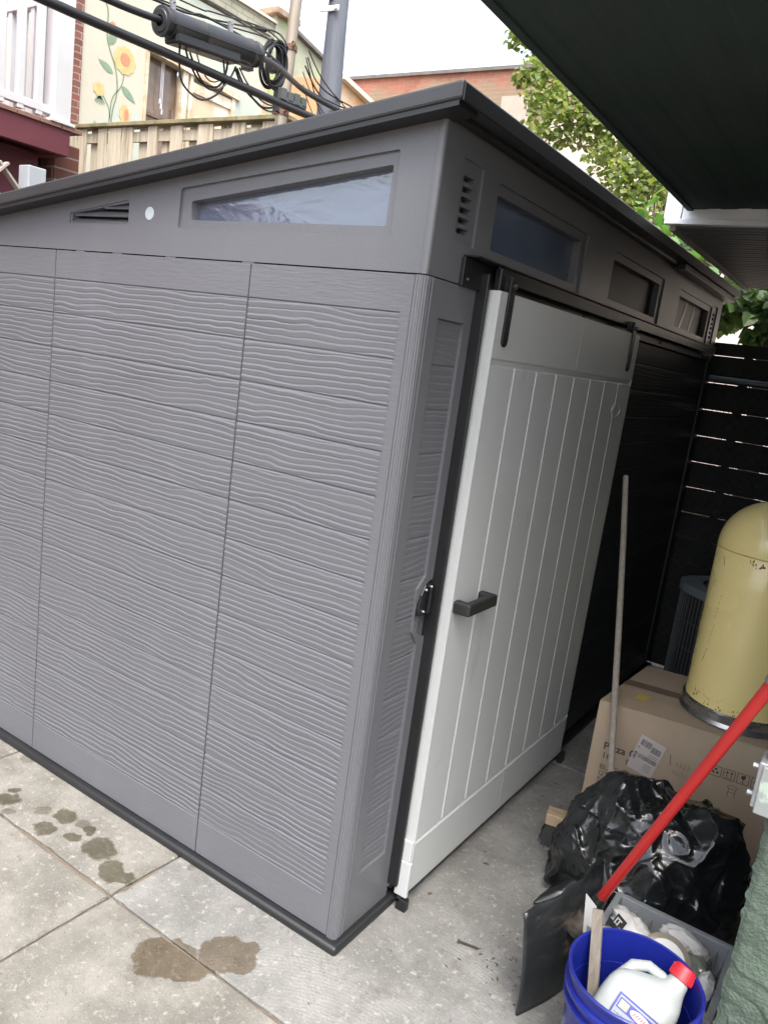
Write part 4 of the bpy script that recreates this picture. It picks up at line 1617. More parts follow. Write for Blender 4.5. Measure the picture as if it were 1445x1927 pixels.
# wooden stick
sa, sb = Vector((.664, .128, .425)), Vector((.748, -.012, .09))
sd_ = (sb - sa).normalized()
n_ = Vector((-.15, -.75, .62))
n_ = (n_ - sd_ * n_.dot(sd_)).normalized()
b = MB()
b.obox((sa + sb) / 2, sd_, sd_.cross(n_), n_, (sb - sa).length / 2, .0125, .006)
o = b.build('wood_stick', mat('grey_stick', (.155, .135, .11), .85, var=.3, vscale=5, stretch=(30, 12, 3), bump=.001, bscale=25), bevel=.0015, origin=tuple(sb))
tag(o, 'flat weathered wooden stick standing in the blue bucket', 'stick')
# white bleach jug
jc = Vector((.812, .058, .245)) + Vector((.010, .006, .022)) - cr * .026
jn = (Vector((1.0437, -1.6759, 1.6813)) - jc).normalized()
jR = (cr - jn * cr.dot(jn)).normalized()
jU = jn.cross(jR)
jup = (jR * .66 + jU * .75).normalized()
jri = (jR * .75 - jU * .66).normalized()
jf = lambda u, v, d: tuple(jc + jri * u + jup * v + jn * d)
jug = thing('bleach_jug', 'white plastic bleach jug with red cap and blue label tipped in the blue bucket', 'jug', tuple(jc))
WHITEP = mat('jug_plastic', (.27, .295, .29), .38, var=.05, vscale=9, bump=.004, bscale=9)
# body as stacked rounded-rectangle sections
sec = [(-.150, .070, .046, 0), (-.143, .083, .053, 0), (-.05, .086, .056, 0), (.035, .085, .055, 0), (.068, .078, .050, .004), (.090, .055, .040, .020), (.104, .034, .030, .036), (.116, .024, .024, .044), (.140, .0235, .0235, .044)]
b = MB()
rows_ = []
for v_, hu, hd_, off in sec:
    ring_ = []
    for k in range(40):
        a = 2 * math.pi * k / 40
        ca, sa_ = math.cos(a), math.sin(a)
        e_ = 2 / 4.2 if v_ < .08 else 2 / 2.2
        ring_.append(jf(off + hu * math.copysign(abs(ca) ** e_, ca), v_, hd_ * math.copysign(abs(sa_) ** e_, sa_)))
    rows_.append(ring_)
nR = len(rows_)
b.add([p for r_ in rows_ for p in r_], [(i * 40 + k, i * 40 + (k + 1) % 40, (i + 1) * 40 + (k + 1) % 40, (i + 1) * 40 + k) for i in range(nR - 1) for k in range(40)] + [tuple(range(40))[::-1], tuple((nR - 1) * 40 + k for k in range(40))])
o = b.build('jug_body', WHITEP, jug, smooth=True, angle=70)
ss = o.modifiers.new('smooth', 'SUBSURF')
ss.levels = ss.render_levels = 2
b = MB()
b.tube([jf(-.060, .055, 0), jf(-.050, .092, 0), jf(-.022, .112, 0), jf(.012, .112, 0), jf(.030, .106, 0)], [.016, .014, .013, .013, .014], 12)
b.build('jug_handle', WHITEP, jug, smooth=True, angle=70)
b = MB()
b.lathe([(0, .033), (.022, .033), (.0255, .030), (.027, .004), (.027, 0), (.02, -.001)], jf(.044, .132, 0), 40, jup)
for k in range(28):
    a = 2 * math.pi * k / 28
    b.obox(Vector(jf(.044, .147, 0)) + (jri * math.cos(a) + jn * math.sin(a)) * .0272, jup, (jri * -math.sin(a) + jn * math.cos(a)), (jri * math.cos(a) + jn * math.sin(a)), .012, .0012, .0008)
b.build('cap', mat('red_cap', (.40, .015, .025), .4, var=.06), jug, smooth=True, angle=30)
LBW = mat('label_white', (.22, .255, .32), .45, var=.06, vscale=14)
LBB = mat('label_blue', (.03, .035, .22), .45)


def jpatch(pts, m, nm, d, par):
    b = MB()
    grid_ = []
    b.add([jf(u, v, d) for u, v in pts], [tuple(range(len(pts)))])
    return b.build(nm, m, par, flip=False)


lbp = jpatch([(-.040, -.14), (.072, -.14), (.072, .024), (-.040, .024)], LBW, 'jug_label', .0590, jug)
for pts in ([(-.043, .022), (.075, .022), (.075, .0265), (-.043, .0265)], [(-.043, -.14), (-.0385, -.14), (-.0385, .0215), (-.043, .0215)], [(.0705, -.14), (.075, -.14), (.075, .0215), (.0705, .0215)]):
    jpatch(pts, LBB, 'label_border', .0594, lbp)
jpatch([(-.036, -.006), (.068, -.006), (.068, .018), (-.036, .018)], LBB, 'label_band', .0594, lbp)
jpatch([(.018 + .024 * math.cos(a), .006 + .0095 * math.sin(a)) for a in [2 * math.pi * k / 28 for k in range(28)]], mat('label_pink', (.62, .42, .46), .45), 'label_oval', .0598, lbp)
b = MB()
for k in range(6):
    line(b, (.003 + k * .006, .002), (.006 + k * .006, .010), .0022, fn=jf, d=.0602)
b.build('label_script', mat('label_red', (.5, .05, .07), .45), lbp, flip=False)
jpatch([(-.033, -.003), (-.011, -.003), (-.011, .015), (-.033, .015)], mat('label_olive', (.25, .27, .22), .5), 'label_panel', .0598, lbp)
jpatch([(.047, -.003), (.065, -.003), (.065, .015), (.047, .015)], mat('label_olive', (.25, .27, .22), .5), 'label_panel', .0598, lbp)
b = MB()
rb = random.Random(21)
for k in range(7):
    v_ = -.016 - k * .0075
    u = -.034
    while u < -.014:
        w_ = rb.uniform(.003, .008)
        line(b, (u, v_), (min(u + w_, -.013), v_), .003, fn=jf, d=.0598)
        u += w_ + .0022
b.build('label_smallprint', mat('label_navy', (.10, .12, .22), .5), lbp, flip=False)
for c_, r_ in (((.004, -.022), .007), ((.02, -.060), .008), ((.045, -.035), .006)):
    jpatch([(c_[0] + r_ * 1.3 * math.cos(a), c_[1] + r_ * math.sin(a)) for a in [2 * math.pi * k / 16 for k in range(16)]], mat('label_orange', (.66, .36, .22), .5), 'label_picture', .0598, lbp)
# clear bottle in the bucket
bp0, bd = Vector((.715, -.005, .10)), Vector((-.22, -.05, 1)).normalized()
b = MB()
b.lathe([(0, -.06), (.026, -.058), (.031, -.05), (.031, -.02), (.028, -.012), (.031, -.004), (.031, .03), (.028, .038), (.031, .046), (.030, .075), (.022, .10), (.0135, .118), (.013, .135), (.0, .135)], bp0 + bd * .03, 32, bd)
o = b.build('clear_bottle', mat('bottle_pet', (.80, .86, .90), .06, trans=.92, spec=.6, bump=.003, bscale=30), smooth=True, angle=60, origin=tuple(bp0))
tag(o, 'small clear plastic bottle inside the blue bucket beside the wooden stick', 'bottle')

# nail and litter on the concrete
b = MB()
na, nb = Vector((.262, .278, .006)), Vector((.318, .292, .006))
b.tube([na, nb], [.0036, .0034], 8)
b.tube([na - (nb - na).normalized() * .004, na], [.0062, .0062], 8)
o = b.build('bolt', mat('rusty_iron', (.035, .025, .022), .8, var=.3), smooth=True, angle=40, origin=tuple(na))
tag(o, 'dark rusty bolt lying on the concrete left of the shovel blade', 'bolt')
LIT = mat('litter', (.06, .045, .032), .9, var=.5, vscale=30)
rb = random.Random(77)
b = MB()
for k in range(150):
    x, y = rb.uniform(.05, 1.0), rb.uniform(-.25, 1.55)
    if k > 90:
        x, y = rb.gauss(.42, .07), rb.gauss(.28, .1)
    if x < .08 and y > 0:
        continue
    s_ = rb.uniform(.0012, .0042)
    a = rb.uniform(0, 6.28)
    ca, sa_ = math.cos(a), math.sin(a)
    l_ = rb.uniform(.8, 3.2)
    b.add([(x + (p * l_ * ca - q * sa_) * s_, y + (p * l_ * sa_ + q * ca) * s_, z_) for p, q, z_ in ((-1, 0, .001), (0, -.8, .002), (1, 0, .001), (0, .8, .0035))], [(0, 1, 3), (1, 2, 3)])
for k in range(70):
    x, y = rb.uniform(-1.7, -.6), rb.gauss(-.284, .008)
    if k > 30:
        x, y = rb.gauss(-.622, .008), rb.uniform(-.75, -.02)
    s_ = rb.uniform(.001, .003)
    a = rb.uniform(0, 6.28)
    b.add([(x + math.cos(a + q) * s_, y + math.sin(a + q) * s_, .001 + .002 * (j == 0)) for j, q in enumerate((0, 2.1, 4.2))], [(0, 1, 2)])
o = b.build('ground_litter', LIT, flip=False)
tag(o, 'tiny dark crumbs and specks scattered on the concrete', 'litter', kind='stuff')
LEAF_D = mat('dry_leaf', (.085, .06, .045), .8, var=.3, vscale=40)
for k, (x, y, a, s_, lb_) in enumerate(((.150, .680, .4, .012, 'small curled brown leaf lying between the white door and the shovel blade'), (.085, .405, 1.1, .010, 'small dark dry leaf close to the foot of the white door near the shed corner'),
                                   (.125, 1.39, .2, .012, 'dark dry leaf on the concrete between the white door and the cardboard box'))):
    b = MB()
    n_ = 10
    pts = [(s_ * math.cos(2 * math.pi * i / n_) * (1.0), s_ * .5 * math.sin(2 * math.pi * i / n_) * (1 + .2 * math.sin(i * 3))) for i in range(n_)]
    V = [(x + u * math.cos(a) - v * math.sin(a), y + u * math.sin(a) + v * math.cos(a), .002 + 5 * abs(v) ** 1.4 * .5) for u, v in pts]
    b.add(V + [(x, y, .0015)], [(i, (i + 1) % n_, n_) for i in range(n_)])
    o = b.build('dry_leaf', LEAF_D, smooth=True, angle=180, origin=(x, y, 0), flip=False)
    tag(o, lb_, 'leaf', 'dry leaves on the concrete')
# grass and straw wisps caught under the shed's edge
b = MB()
for k in range(26):
    x = rb.choice((rb.uniform(-1.6, -.3), rb.gauss(-.64, .05)))
    y = -.034
    l_ = rb.uniform(.008, .022)
    a = rb.uniform(-.8, .8)
    w_ = .0008
    b.add([(x - w_, y - .003, .001), (x + w_, y - .003, .001), (x + w_ + l_ * math.sin(a), y - .006 - l_ * .4, l_), (x - w_ + l_ * math.sin(a), y - .006 - l_ * .4, l_)], [(0, 1, 2, 3)])
o = b.build('straw_wisps', mat('straw', (.5, .45, .33), .8), flip=False)
tag(o, 'pale straw wisps caught along the foot of the shed', 'straw', kind='stuff')

# ------------------------------------------------------------------ far end of the passage: fences and condenser
FENB = mat('black_fence_board', (.010, .0105, .0105), .75, var=.3, vscale=4)
bfn = thing('board_fence', 'black horizontal board fence with thin gaps at the end of the passage', 'fence', (.8, 3.42, 0))
tops = [1.985, 1.927, 1.770, 1.612, 1.455, 1.300, 1.145, .993, .842, .69, .54, .39, .24]
b = MB()
for i in range(len(tops)):
    z1 = tops[i] - .0019
    z0 = (tops[i + 1] if i + 1 < len(tops) else .02) + .0019
    if i == 0:
        z1 = 2.0
    b.box(-.35, 2.6, 3.263, 3.287, z0, z1)
b.build('boards', FENB, bfn)
for x in (.155, 1.2, 2.3):
    b = MB()
    b.box(x, x + .045, 3.2875, 3.33, 0, 1.99)
    b.build('post', FENB, bfn)
CHN = mat('chain_wire', (.050, .056, .058), .5, metal=.5, var=.2)
cf_ = thing('chain_link_fence', 'chain link fence with steel top rail in front of the black boards', 'fence', (.8, 3.32, 0))
b = MB()
b.tube([(-.25, 3.236, 1.792), (2.6, 3.236, 1.785)], .021, 14)
rl = b.build('top_rail', mat('rail_steel', (.085, .10, .108), .4, metal=.6), cf_, smooth=True, angle=50)
b = MB()
s_ = .064
zmax, zmin = 1.845, .05
for k in range(-30, 46):
    for sg in (1, -1):
        x_at0 = k * s_ * 1.0
        pts = []
        zc = zmin
        nn_ = int((zmax - zmin) / (s_ / 2))
        for j in (0, nn_):
            z = zmin + j * s_ / 2
            x = x_at0 + sg * (j * s_ / 2) * .95
            pts.append((x, 3.2545 + .003 * sg, z))
        (xa, y, za), (xb, _, zb) = pts
        # clip to x range
        lo, hi = -.25, 1.6
        if max(xa, xb) < lo or min(xa, xb) > hi:
            continue
        b.tube([(xa, y, za), (xb, y, zb)], .0013, 4, caps=False)
b.build('mesh', CHN, cf_, flip=False)
b = MB()
b.tube([(1.55, 3.233, 0), (1.55, 3.233, 1.85)], .027, 14)
b.build('post', mat('rail_steel', (.085, .10, .108), .4, metal=.6), cf_, smooth=True, angle=50)
ac = thing('condenser_unit', 'dark air conditioner condenser with grey top ring behind the yellow bin', 'condenser', (.50, 2.78, 0))
ACG = mat('ac_grille', (.085, .088, .09), .55, var=.2)
ACT = mat('ac_top', (.22, .25, .265), .5, var=.15)
acc = Vector((.475, 2.765, 0))
rot = math.radians(-38)
ru, rw = Vector((math.cos(rot), math.sin(rot), 0)), Vector((-math.sin(rot), math.cos(rot), 0))


def sq(h, r, n=8):
    out = []
    for q in range(4):
        cxs = ((1, 1), (-1, 1), (-1, -1), (1, -1))[q]
        for i in range(n + 1):
            a = math.pi / 2 * (q + i / n)
            out.append((cxs[0] * (h - r) + r * math.cos(a), cxs[1] * (h - r) + r * math.sin(a)))
    return out


acf = lambda u, v, d: tuple(acc + ru * u + rw * v + Vector((0, 0, d)))
b = MB()
b.prism(sq(.235, .17), acf, .05, .66)
b.build('coil', mat('ac_coil', (.035, .035, .035), .7, var=.4, vscale=60), ac)
b = MB()
per = sq(.255, .19, 14)
for k in range(len(per)):
    p, q = per[k], per[(k + 1) % len(per)]
    dl = math.hypot(q[0] - p[0], q[1] - p[1])
    for j in range(max(1, round(dl / .026))):
        t = j / max(1, round(dl / .026))
        u, v = p[0] + (q[0] - p[0]) * t, p[1] + (q[1] - p[1]) * t
        b.tube([acf(u, v, .03), acf(u, v, .67)], .0042, 5, caps=False)
for z in (.10, .24, .38, .52):
    b.tube([acf(u, v, z) for u, v in per + [per[0]]], .004, 5, caps=False)
b.build('guard_grille', ACG, ac, flip=False)
b = MB()
hole = [(.185 * math.cos(2 * math.pi * i / 40), .185 * math.sin(2 * math.pi * i / 40)) for i in range(40)]
b.plate(sq(.268, .20, 12), [hole], lambda u, v, d: acf(u, v, .712 - d), 0, .03, .045)
b.build('top_cover', ACT, ac, smooth=True, angle=30)
b = MB()
for k in range(9):
    r_ = .03 + k * .019
    b.tube([acf(r_ * math.cos(2 * math.pi * i / 32), r_ * math.sin(2 * math.pi * i / 32), .712 + .012 * (1 - k / 9)) for i in range(33)], .0025, 5, caps=False)
for k in range(4):
    a = math.pi / 4 * k
    b.tube([acf(.19 * math.cos(a), .19 * math.sin(a), .709), acf(-.19 * math.cos(a), -.19 * math.sin(a), .709)], .003, 5)
b.build('fan_guard', ACG, ac, flip=False)

# ------------------------------------------------------------------ neighbour's raised porch, upper left
MAROON = mat('maroon_paint', (.105, .022, .031), .6, var=.12, vscale=3, stretch=(1, 1, 4), bump=.001, bscale=50)
BRK = brick_mat('dark_brick', (.17, .062, .042), (.115, .045, .034), (.26, .22, .19), axis='y')
BRKX = brick_mat('dark_brick_x', (.17, .062, .042), (.115, .045, .034), (.26, .22, .19), axis='x')
px = -3.5
pc = thing('raised_porch', 'raised porch with white balusters, square corner post and maroon rim boards at upper left', 'porch', (px - .6, .6, 0))
b = MB()
b.box(px - .05, px, -3.0, 1.40, 2.585, 2.728)
b.box(px - 2.4, px - .051, 1.35, 1.40, 2.585, 2.728)
b.build('rim_board', MAROON, pc, bevel=.003)
b = MB()
b.box(px - .30, px - .255, -3.0, 1.36, .3, 2.60)
b.build('skirt_board', MAROON, pc)
b = MB()
for k in range(32):
    b.box(px - 2.4, px + .012, -3.0 + k * .14, -3.0 + k * .14 + .134, 2.7285, 2.752)
b.build('deck_board', mat('deck_paint', (.19, .10, .075), .7, var=.2), pc, bevel=.002)
WPV = mat('white_railing', (.52, .52, .53), .45, var=.04, vscale=6)
b = MB()
b.box(px - .105, px + .005, 1.285, 1.395, 2.7525, 4.2)
b.box(px - .115, px + .020, 1.26, 1.420, 2.7525, 2.772)
b.build('corner_post', WPV, pc, bevel=.004)
b = MB()
b.box(px - .075, px - .030, -3.0, 1.2845, 2.795, 2.838)
b.box(px - .080, px - .025, -3.0, 1.2845, 3.72, 3.77)
b.box(px - 2.4, px - .1055, 1.32, 1.365, 2.80, 2.843)
b.box(px - 2.4, px - .1055, 1.315, 1.37, 3.415, 3.452)
b.build('rail', WPV, pc, bevel=.003)
bb = MB()
bb.box(-.020, .020, -.020, .020, 2.772, 3.72)
first = None
for k in range(34):
    y = 1.215 - k * .117
    if y < -1.2:
        break
    if first is None:
        first = bb.build('baluster', WPV, pc, bevel=.003)
        first.location = (px - .052, y, 0)
        continue
    c_ = first.copy()
    COL.objects.link(c_)
    c_.parent = pc
    c_.matrix_parent_inverse = first.matrix_parent_inverse
    c_.location = (px - .052, y, 0)
for k in range(16):
    c_ = first.copy()
    COL.objects.link(c_)
    c_.parent = pc
    c_.matrix_parent_inverse = first.matrix_parent_inverse
    c_.location = (px - .20 - k * .117, 1.342, -.0)
    c_.scale = (1, 1, 1)
ph = thing('brick_house', 'dark red brick house wall behind the white porch railing', 'house', (-6.2, 0, 0))
b = MB()
b.box(-9.0, -3.92, -4.0, 1.00, 0, 2.60)
b.build('wall', BRK, ph)
b = MB()
b.box(-9.0, -6.1, -4.0, 2.05, 2.6005, 6.5)
b.build('upper_wall', BRK, ph)
b = MB()
b.box(-4.6, -3.72, 1.45, 1.62, 0, 2.70)
b.build('pier', BRKX, ph)
b = MB()
b.box(-6.099, -6.05, -.4, .35, 3.0, 5.1)
b.build('window_frame', WPV, ph, bevel=.01)
# cream lattice and white newel below the porch
LAT = mat('cream_lattice', (.30, .265, .225), .7, var=.08)
lt = thing('lattice_panel', 'cream wooden lattice panel below the maroon porch', 'lattice', (-3.02, .3, 0))
b = MB()
for k in range(-12, 14):
    for sg in (1, -1):
        yc = .55 + k * .155
        a, c_ = Vector((-3.02 + .006 * sg, yc - .75 * sg, 1.6)), Vector((-3.02 + .006 * sg, yc + .02 * sg, 2.37))
        if a.y > .81:
            a = a + (c_ - a) * ((a.y - .81) / (a.y - c_.y)) if c_.y < .81 else a
        if min(a.y, c_.y) < -1.6 or max(a.y, c_.y) > .815:
            continue
        b.bar(a, c_, .011, .040, up=(1, 0, 0))
b.build('lattice_strip', LAT, lt)
nw = MB()
nw.box(-3.06, -2.97, .815, .915, 0, 2.385)
o = nw.build('newel_post', mat('newel_white', (.30, .32, .34), .5, var=.06), bevel=.005, origin=(-3.0, .86, 0))
tag(o, 'short white newel post with flat top beside the cream lattice', 'post')

# ------------------------------------------------------------------ wooden shadow-box fence behind the shed
WF = mat('fence_wood', (.44, .385, .295), .85, var=.28, vscale=3.0, stretch=(9, 9, .8), col2=(.20, .17, .10), c2scale=1.6, c2lo=.5, c2hi=.72, bump=.0015, bscale=20)
WFT = mat('fence_cap_wood', (.25, .21, .12), .9, var=.3, vscale=6, col2=(.13, .13, .06), c2scale=5, c2lo=.45, c2hi=.65)
wf = thing('wooden_fence', 'weathered wooden board fence with mossy cap behind the shed roof', 'fence', (-5.2, 3.62, 0))
fz = lambda x: 3.545 - .0115 * (x + 6.65)
rf = random.Random(4)
x = -6.62
k = 0
fb = MB()
fp = MB()
while x < -3.80:
    wd = rf.uniform(.125, .165)
    fr = (k % 2 == 0)
    y0 = 3.600 if fr else 3.655
    if k % 7 == 3:
        wd = .19
        y0 = 3.596
    fb.box(x, x + wd, y0, y0 + .02, 2.2, fz(x) - .045 - rf.uniform(0, .008))
    x += wd + (.04 if k % 3 else .012)
    k += 1
fb.build('board', WF, wf, bevel=.003)
b = MB()
b.bar((-6.66, 3.64, fz(-6.66) - .02), (-3.78, 3.64, fz(-3.78) - .02), .14, .036)
b.build('cap_rail', WFT, wf, bevel=.004)
b = MB()
b.bar((-6.64, 3.6375, fz(-6.6) - .13), (-3.80, 3.6375, fz(-3.8) - .13), .034, .09)
b.box(-6.64, -3.8, 3.6215, 3.654, 2.45, 2.54)
b.build('back_rail', WF, wf)
b = MB()
b.box(-6.76, -6.625, 3.575, 3.68, 0, 3.50)
b.box(-3.80, -3.70, 3.6, 3.7, 0, 3.4)
b.build('fence_post', WF, wf, bevel=.004)
tw = MB()
tw.box(-9, -3.3, 3.58, 3.74, 0, 2.19)
o = tw.build('retaining_wall', mat('block_wall', (.33, .31, .29), .9, var=.15, bump=.004, bscale=30), origin=(-6, 3.66, 0))
tag(o, 'grey block retaining wall carrying the wooden fence', 'wall')

# ------------------------------------------------------------------ row houses across the alley
CREAM = mat('cream_render', (.43, .41, .33), .85, var=.06, vscale=1.3, col2=(.37, .42, .36), c2scale=.55, c2lo=.45, c2hi=.62, bump=.003, bscale=14)
mh = thing('mural_house', 'cream rendered row house with painted sunflowers on its rear wall', 'house', (-10, 6, 0))
wxm = -8.0
mur = lambda u, v, d: (wxm - d, u, v)
b = MB()
wo = [(5.50, 3.1), (7.06, 3.1), (7.06, 4.955), (5.50, 5.045)]
b.plate([(4.53, 0), (7.62, 0), (7.62, 5.97), (4.53, 5.885)], [wo], mur, 0, .16)
b.add([(-8, 4.53, 0), (-13, 4.53, 0), (-13, 4.53, 6), (-8, 4.53, 5.885)], [(0, 1, 2, 3)])
b.build('wall', CREAM, mh)
b = MB()
b.box(-8.03, -7.97, 4.44, 4.529, 0, 6.4)
b.build('brick_edge', BRK, mh)
# grey green brick parapet and pale roof above
PAR = brick_mat('parapet_brick', (.30, .29, .21), (.25, .25, .19), (.18, .17, .14), axis='y')
b = MB()
b.box(-8.25, -7.985, 4.53, 7.70, 5.972, 6.20)
b.build('parapet', PAR, mh)
b = MB()
b.add([(-8.0, 4.53, 6.22), (-8.0, 7.72, 6.22), (-10.5, 7.72, 7.1), (-10.5, 4.53, 7.1)], [(0, 1, 2, 3)])
b.box(-8.4, -7.95, 4.53, 7.72, 6.2003, 6.235)
b.build('roof', mat('pale_roof', (.55, .51, .43), .7, var=.08), mh)
b = MB()
b.bar((-7.96, 4.5, 5.94), (-7.96, 7.6, 5.99), .012, .022)
b.build('wall_cable', BLACKP, mh)
# window: dark sash, timber posts, blind board
TIM = mat('peeling_timber', (.46, .36, .24), .8, var=.25, vscale=6, col2=(.62, .56, .44), c2scale=3, c2lo=.45, c2hi=.6)
w = MB()
w.box(-8.02, -7.97, 5.46, 5.50, 3.1, 5.06)
w.bar((-7.99, 5.46, 5.075), (-7.99, 7.12, 4.985), .07, .07)
w.box(-8.10, -7.99, 6.08, 6.17, 3.1, 5.01)
w.box(-8.08, -7.99, 6.21, 6.26, 3.1, 5.0)
w.box(-8.08, -7.99, 6.99, 7.06, 3.1, 4.955)
w.box(-8.05, -8.0, 6.26, 6.985, 4.80, 4.93)
w = w.build('window', TIM, mh, bevel=.004)
b = MB()
b.box(-8.14, -8.12, 5.50, 6.08, 3.1, 5.04)
b.build('pane', mat('dark_window', (.16, .115, .085), .15, spec=.6, var=.4, vscale=3, col2=(.07, .05, .04), c2scale=1.7), w)
b = MB()
b.box(-8.12, -8.085, 5.52, 6.06, 4.32, 4.36)
b.box(-8.12, -8.085, 5.52, 5.56, 3.1, 5.03)
b.box(-8.12, -8.085, 6.0, 6.06, 3.1, 4.5)
b.build('sash', mat('sash_brown', (.15, .10, .07), .6, var=.2), w)
b = MB()
for k in range(3):
    b.tube([(-8.05, 5.76 + .02 * k, 5.02), (-8.05, 5.765 + .02 * k, 4.56 - .06 * k)], .004, 5)
    b.box(-8.06, -8.04, 5.755 + .02 * k, 5.775 + .02 * k, 4.50 - .06 * k, 4.56 - .06 * k)
b.build('hanging_cord', WPV, w)
b = MB()
b.box(-8.06, -8.03, 6.262, 6.985, 3.1, 4.798)
b.build('blind_board', mat('peach_board', (.50, .39, .27), .8, var=.1, vscale=2, col2=(.78, .72, .60), c2scale=1.5), w)
b = MB()
b.box(-8.032, -8.02, 6.33, 6.80, 3.1, 4.52)
b.build('board_panel', mat('pale_board', (.52, .46, .36), .8, var=.08), w)
# painted flowers
FLY = mat('petal_paint', (.52, .36, .16), .8, var=.2, vscale=14)
FLO = mat('flower_heart_paint', (.42, .19, .11), .8, var=.2, vscale=20)
FLG = mat('leaf_paint', (.165, .245, .165), .8, var=.2, vscale=8)
gs = MB()
pl_, ht, lv_ = [], [], []
md = -.004


def stroke(mb, pts, w, d=md):
    for (a, c_) in zip(pts[:-1], pts[1:]):
        line(mb, a, c_, w, fn=mur, d=d)


def leaf2(p, ang, l_, w_):
    pts = []
    for t in [i / 8 for i in range(9)]:
        pts.append((t, math.sin(math.pi * t ** .8) * w_))
    full = pts + [(t, -s_) for t, s_ in pts[::-1][1:-1]]
    ca, sa_ = math.cos(ang), math.sin(ang)
    lv_.append(MB())
    poly(lv_[-1], [(p[0] + (t * ca - s_ * sa_) * l_, p[1] + (t * sa_ + s_ * ca) * l_) for t, s_ in full], fn=mur, d=md - .001)


def curve(pts, n=24):
    out = []
    for i in range(n + 1):
        t = i / n * (len(pts) - 1)
        k = min(int(t), len(pts) - 2)
        f_ = t - k
        p0, p1, p2, p3 = pts[max(k - 1, 0)], pts[k], pts[k + 1], pts[min(k + 2, len(pts) - 1)]
        out.append(tuple(.5 * (2 * p1[j] + (p2[j] - p0[j]) * f_ + (2 * p0[j] - 5 * p1[j] + 4 * p2[j] - p3[j]) * f_ ** 2 + (3 * p1[j] - p0[j] - 3 * p2[j] + p3[j]) * f_ ** 3) for j in (0, 1)))
    return out


stroke(gs, curve([(4.99, 3.2), (5.0, 4.07), (5.06, 4.40), (5.02, 4.66), (4.88, 4.95), (4.87, 5.25), (4.81, 5.45), (4.9, 6.0)], 40), .016)
stroke(gs, curve([(4.90, 3.2), (4.97, 4.05), (5.0, 4.32), (5.12, 4.50), (5.15, 4.68)], 24), .014)
stroke(gs, curve([(4.98, 4.07), (4.95, 4.2), (4.86, 4.31)], 8), .012)
for p, a, l_, w_ in (((4.90, 4.90), 1.05, .24, .22), ((4.99, 4.60), 2.75, .24, .17), ((5.12, 4.50), -.55, .26, .17), ((4.80, 5.33), 1.7, .30, .2), ((4.95, 5.5), .3, .25, .2), ((4.93, 3.75), 2.2, .3, .2), ((5.05, 3.7), .9, .3, .2)):
    leaf2(p, a, l_, w_)


def blossom(c_, r, mb, n_=13, sq_=1.0, jag=.18):
    pts = []
    for i in range(n_ * 4):
        a = 2 * math.pi * i / (n_ * 4)
        rr_ = r * (1 - jag * (.5 - .5 * math.cos(n_ * a)))
        pts.append((c_[0] + rr_ * math.cos(a) * sq_, c_[1] + rr_ * math.sin(a)))
    mb.append(MB())
    poly(mb[-1], pts, fn=mur, d=md - .002)


blossom((5.145, 4.80), .165, pl_, 11, 1.0, .10)
ht.append(MB())
poly(ht[-1], [(5.15 + .075 * math.cos(a), 4.81 + .075 * math.sin(a)) for a in [2 * math.pi * i / 20 for i in range(20)]], fn=mur, d=md - .004)
blossom((4.80, 4.36), .085, pl_, 7)
for a in (-2.2, -1.9, -1.5, -1.1, -.8):
    leaf2((4.815, 4.30), a, .12, .12)
blossom((5.19, 4.19), .12, pl_, 9, .7)
ht.append(MB())
poly(ht[-1], [(5.215 + .035 * math.cos(a), 4.19 + .07 * math.sin(a)) for a in [2 * math.pi * i / 16 for i in range(16)]], fn=mur, d=md - .004)
blossom((4.945, 5.12), .05, ht, 7)
pf = gs.build('painted_stem', mat('stem_paint', (.13, .20, .11), .8), mh, flip=False)
for q in lv_:
    q.build('painted_leaf', FLG, mh, flip=False)
fl = [q.build('painted_flower', FLY, mh, flip=False) for q in pl_]
for q, o in zip(ht, (fl[0], fl[2])):
    q.build('flower_heart', FLO, o, flip=False)
ht[2].build('painted_bud', FLO, mh, flip=False)
# chimney block and green stained party wall
GRN = mat('mossy_render', (.33, .34, .25), .9, var=.2, vscale=4, col2=(.30, .40, .14), c2scale=1.4, c2lo=.45, c2hi=.62)
ch = thing('party_wall', 'green stained party wall with worn brown cap between the row houses', 'wall', (-8.4, 8.3, 0))
b = MB()
b.box(-9.2, -7.96, 7.70, 8.06, 0, 6.31)
b.build('pier', GRN, ch)
b = MB()
b.box(-9.4, -7.86, 7.60, 8.12, 6.31, 6.40)
b.build('cap', mat('brown_cap', (.25, .17, .11), .8, var=.3, vscale=8, col2=(.36, .30, .22), c2scale=5), ch, bevel=.012)
b = MB()
pts = [(8.061, 0), (9.35, 0), (9.35, 6.02), (8.061, 6.26)]
b.prism(pts, mur, .02, .3)
b.build('gable', GRN, ch)
b = MB()
b.bar((-8.15, 8.04, 6.295), (-8.15, 9.4, 6.035), .42, .05)
b.build('coping', mat('dark_coping', (.13, .12, .11), .8, var=.3), ch)
PEACH = mat('peach_render', (.50, .28, .14), .85, var=.1, vscale=1.5, col2=(.54, .42, .29), c2scale=1.1, c2lo=.42, c2hi=.6, bump=.003, bscale=14)
po = thing('peach_house', 'peach rendered row house with pale sloping verge at the end of the row', 'house', (-9.5, 10, 0))
b = MB()
pts = [(7.63, 0), (11.6, 0), (11.6, 5.62), (9.36, 5.99), (8.0, 5.60), (7.63, 5.60)]
b.prism(pts, mur, .004, 3.0)
b.build('wall', PEACH, po)
b = MB()
b.bar((-8.0, 9.34, 6.035), (-8.0, 11.7, 5.65), .22, .075)
b.build('verge', mat('cream_verge', (.55, .48, .38), .7, var=.05), po)
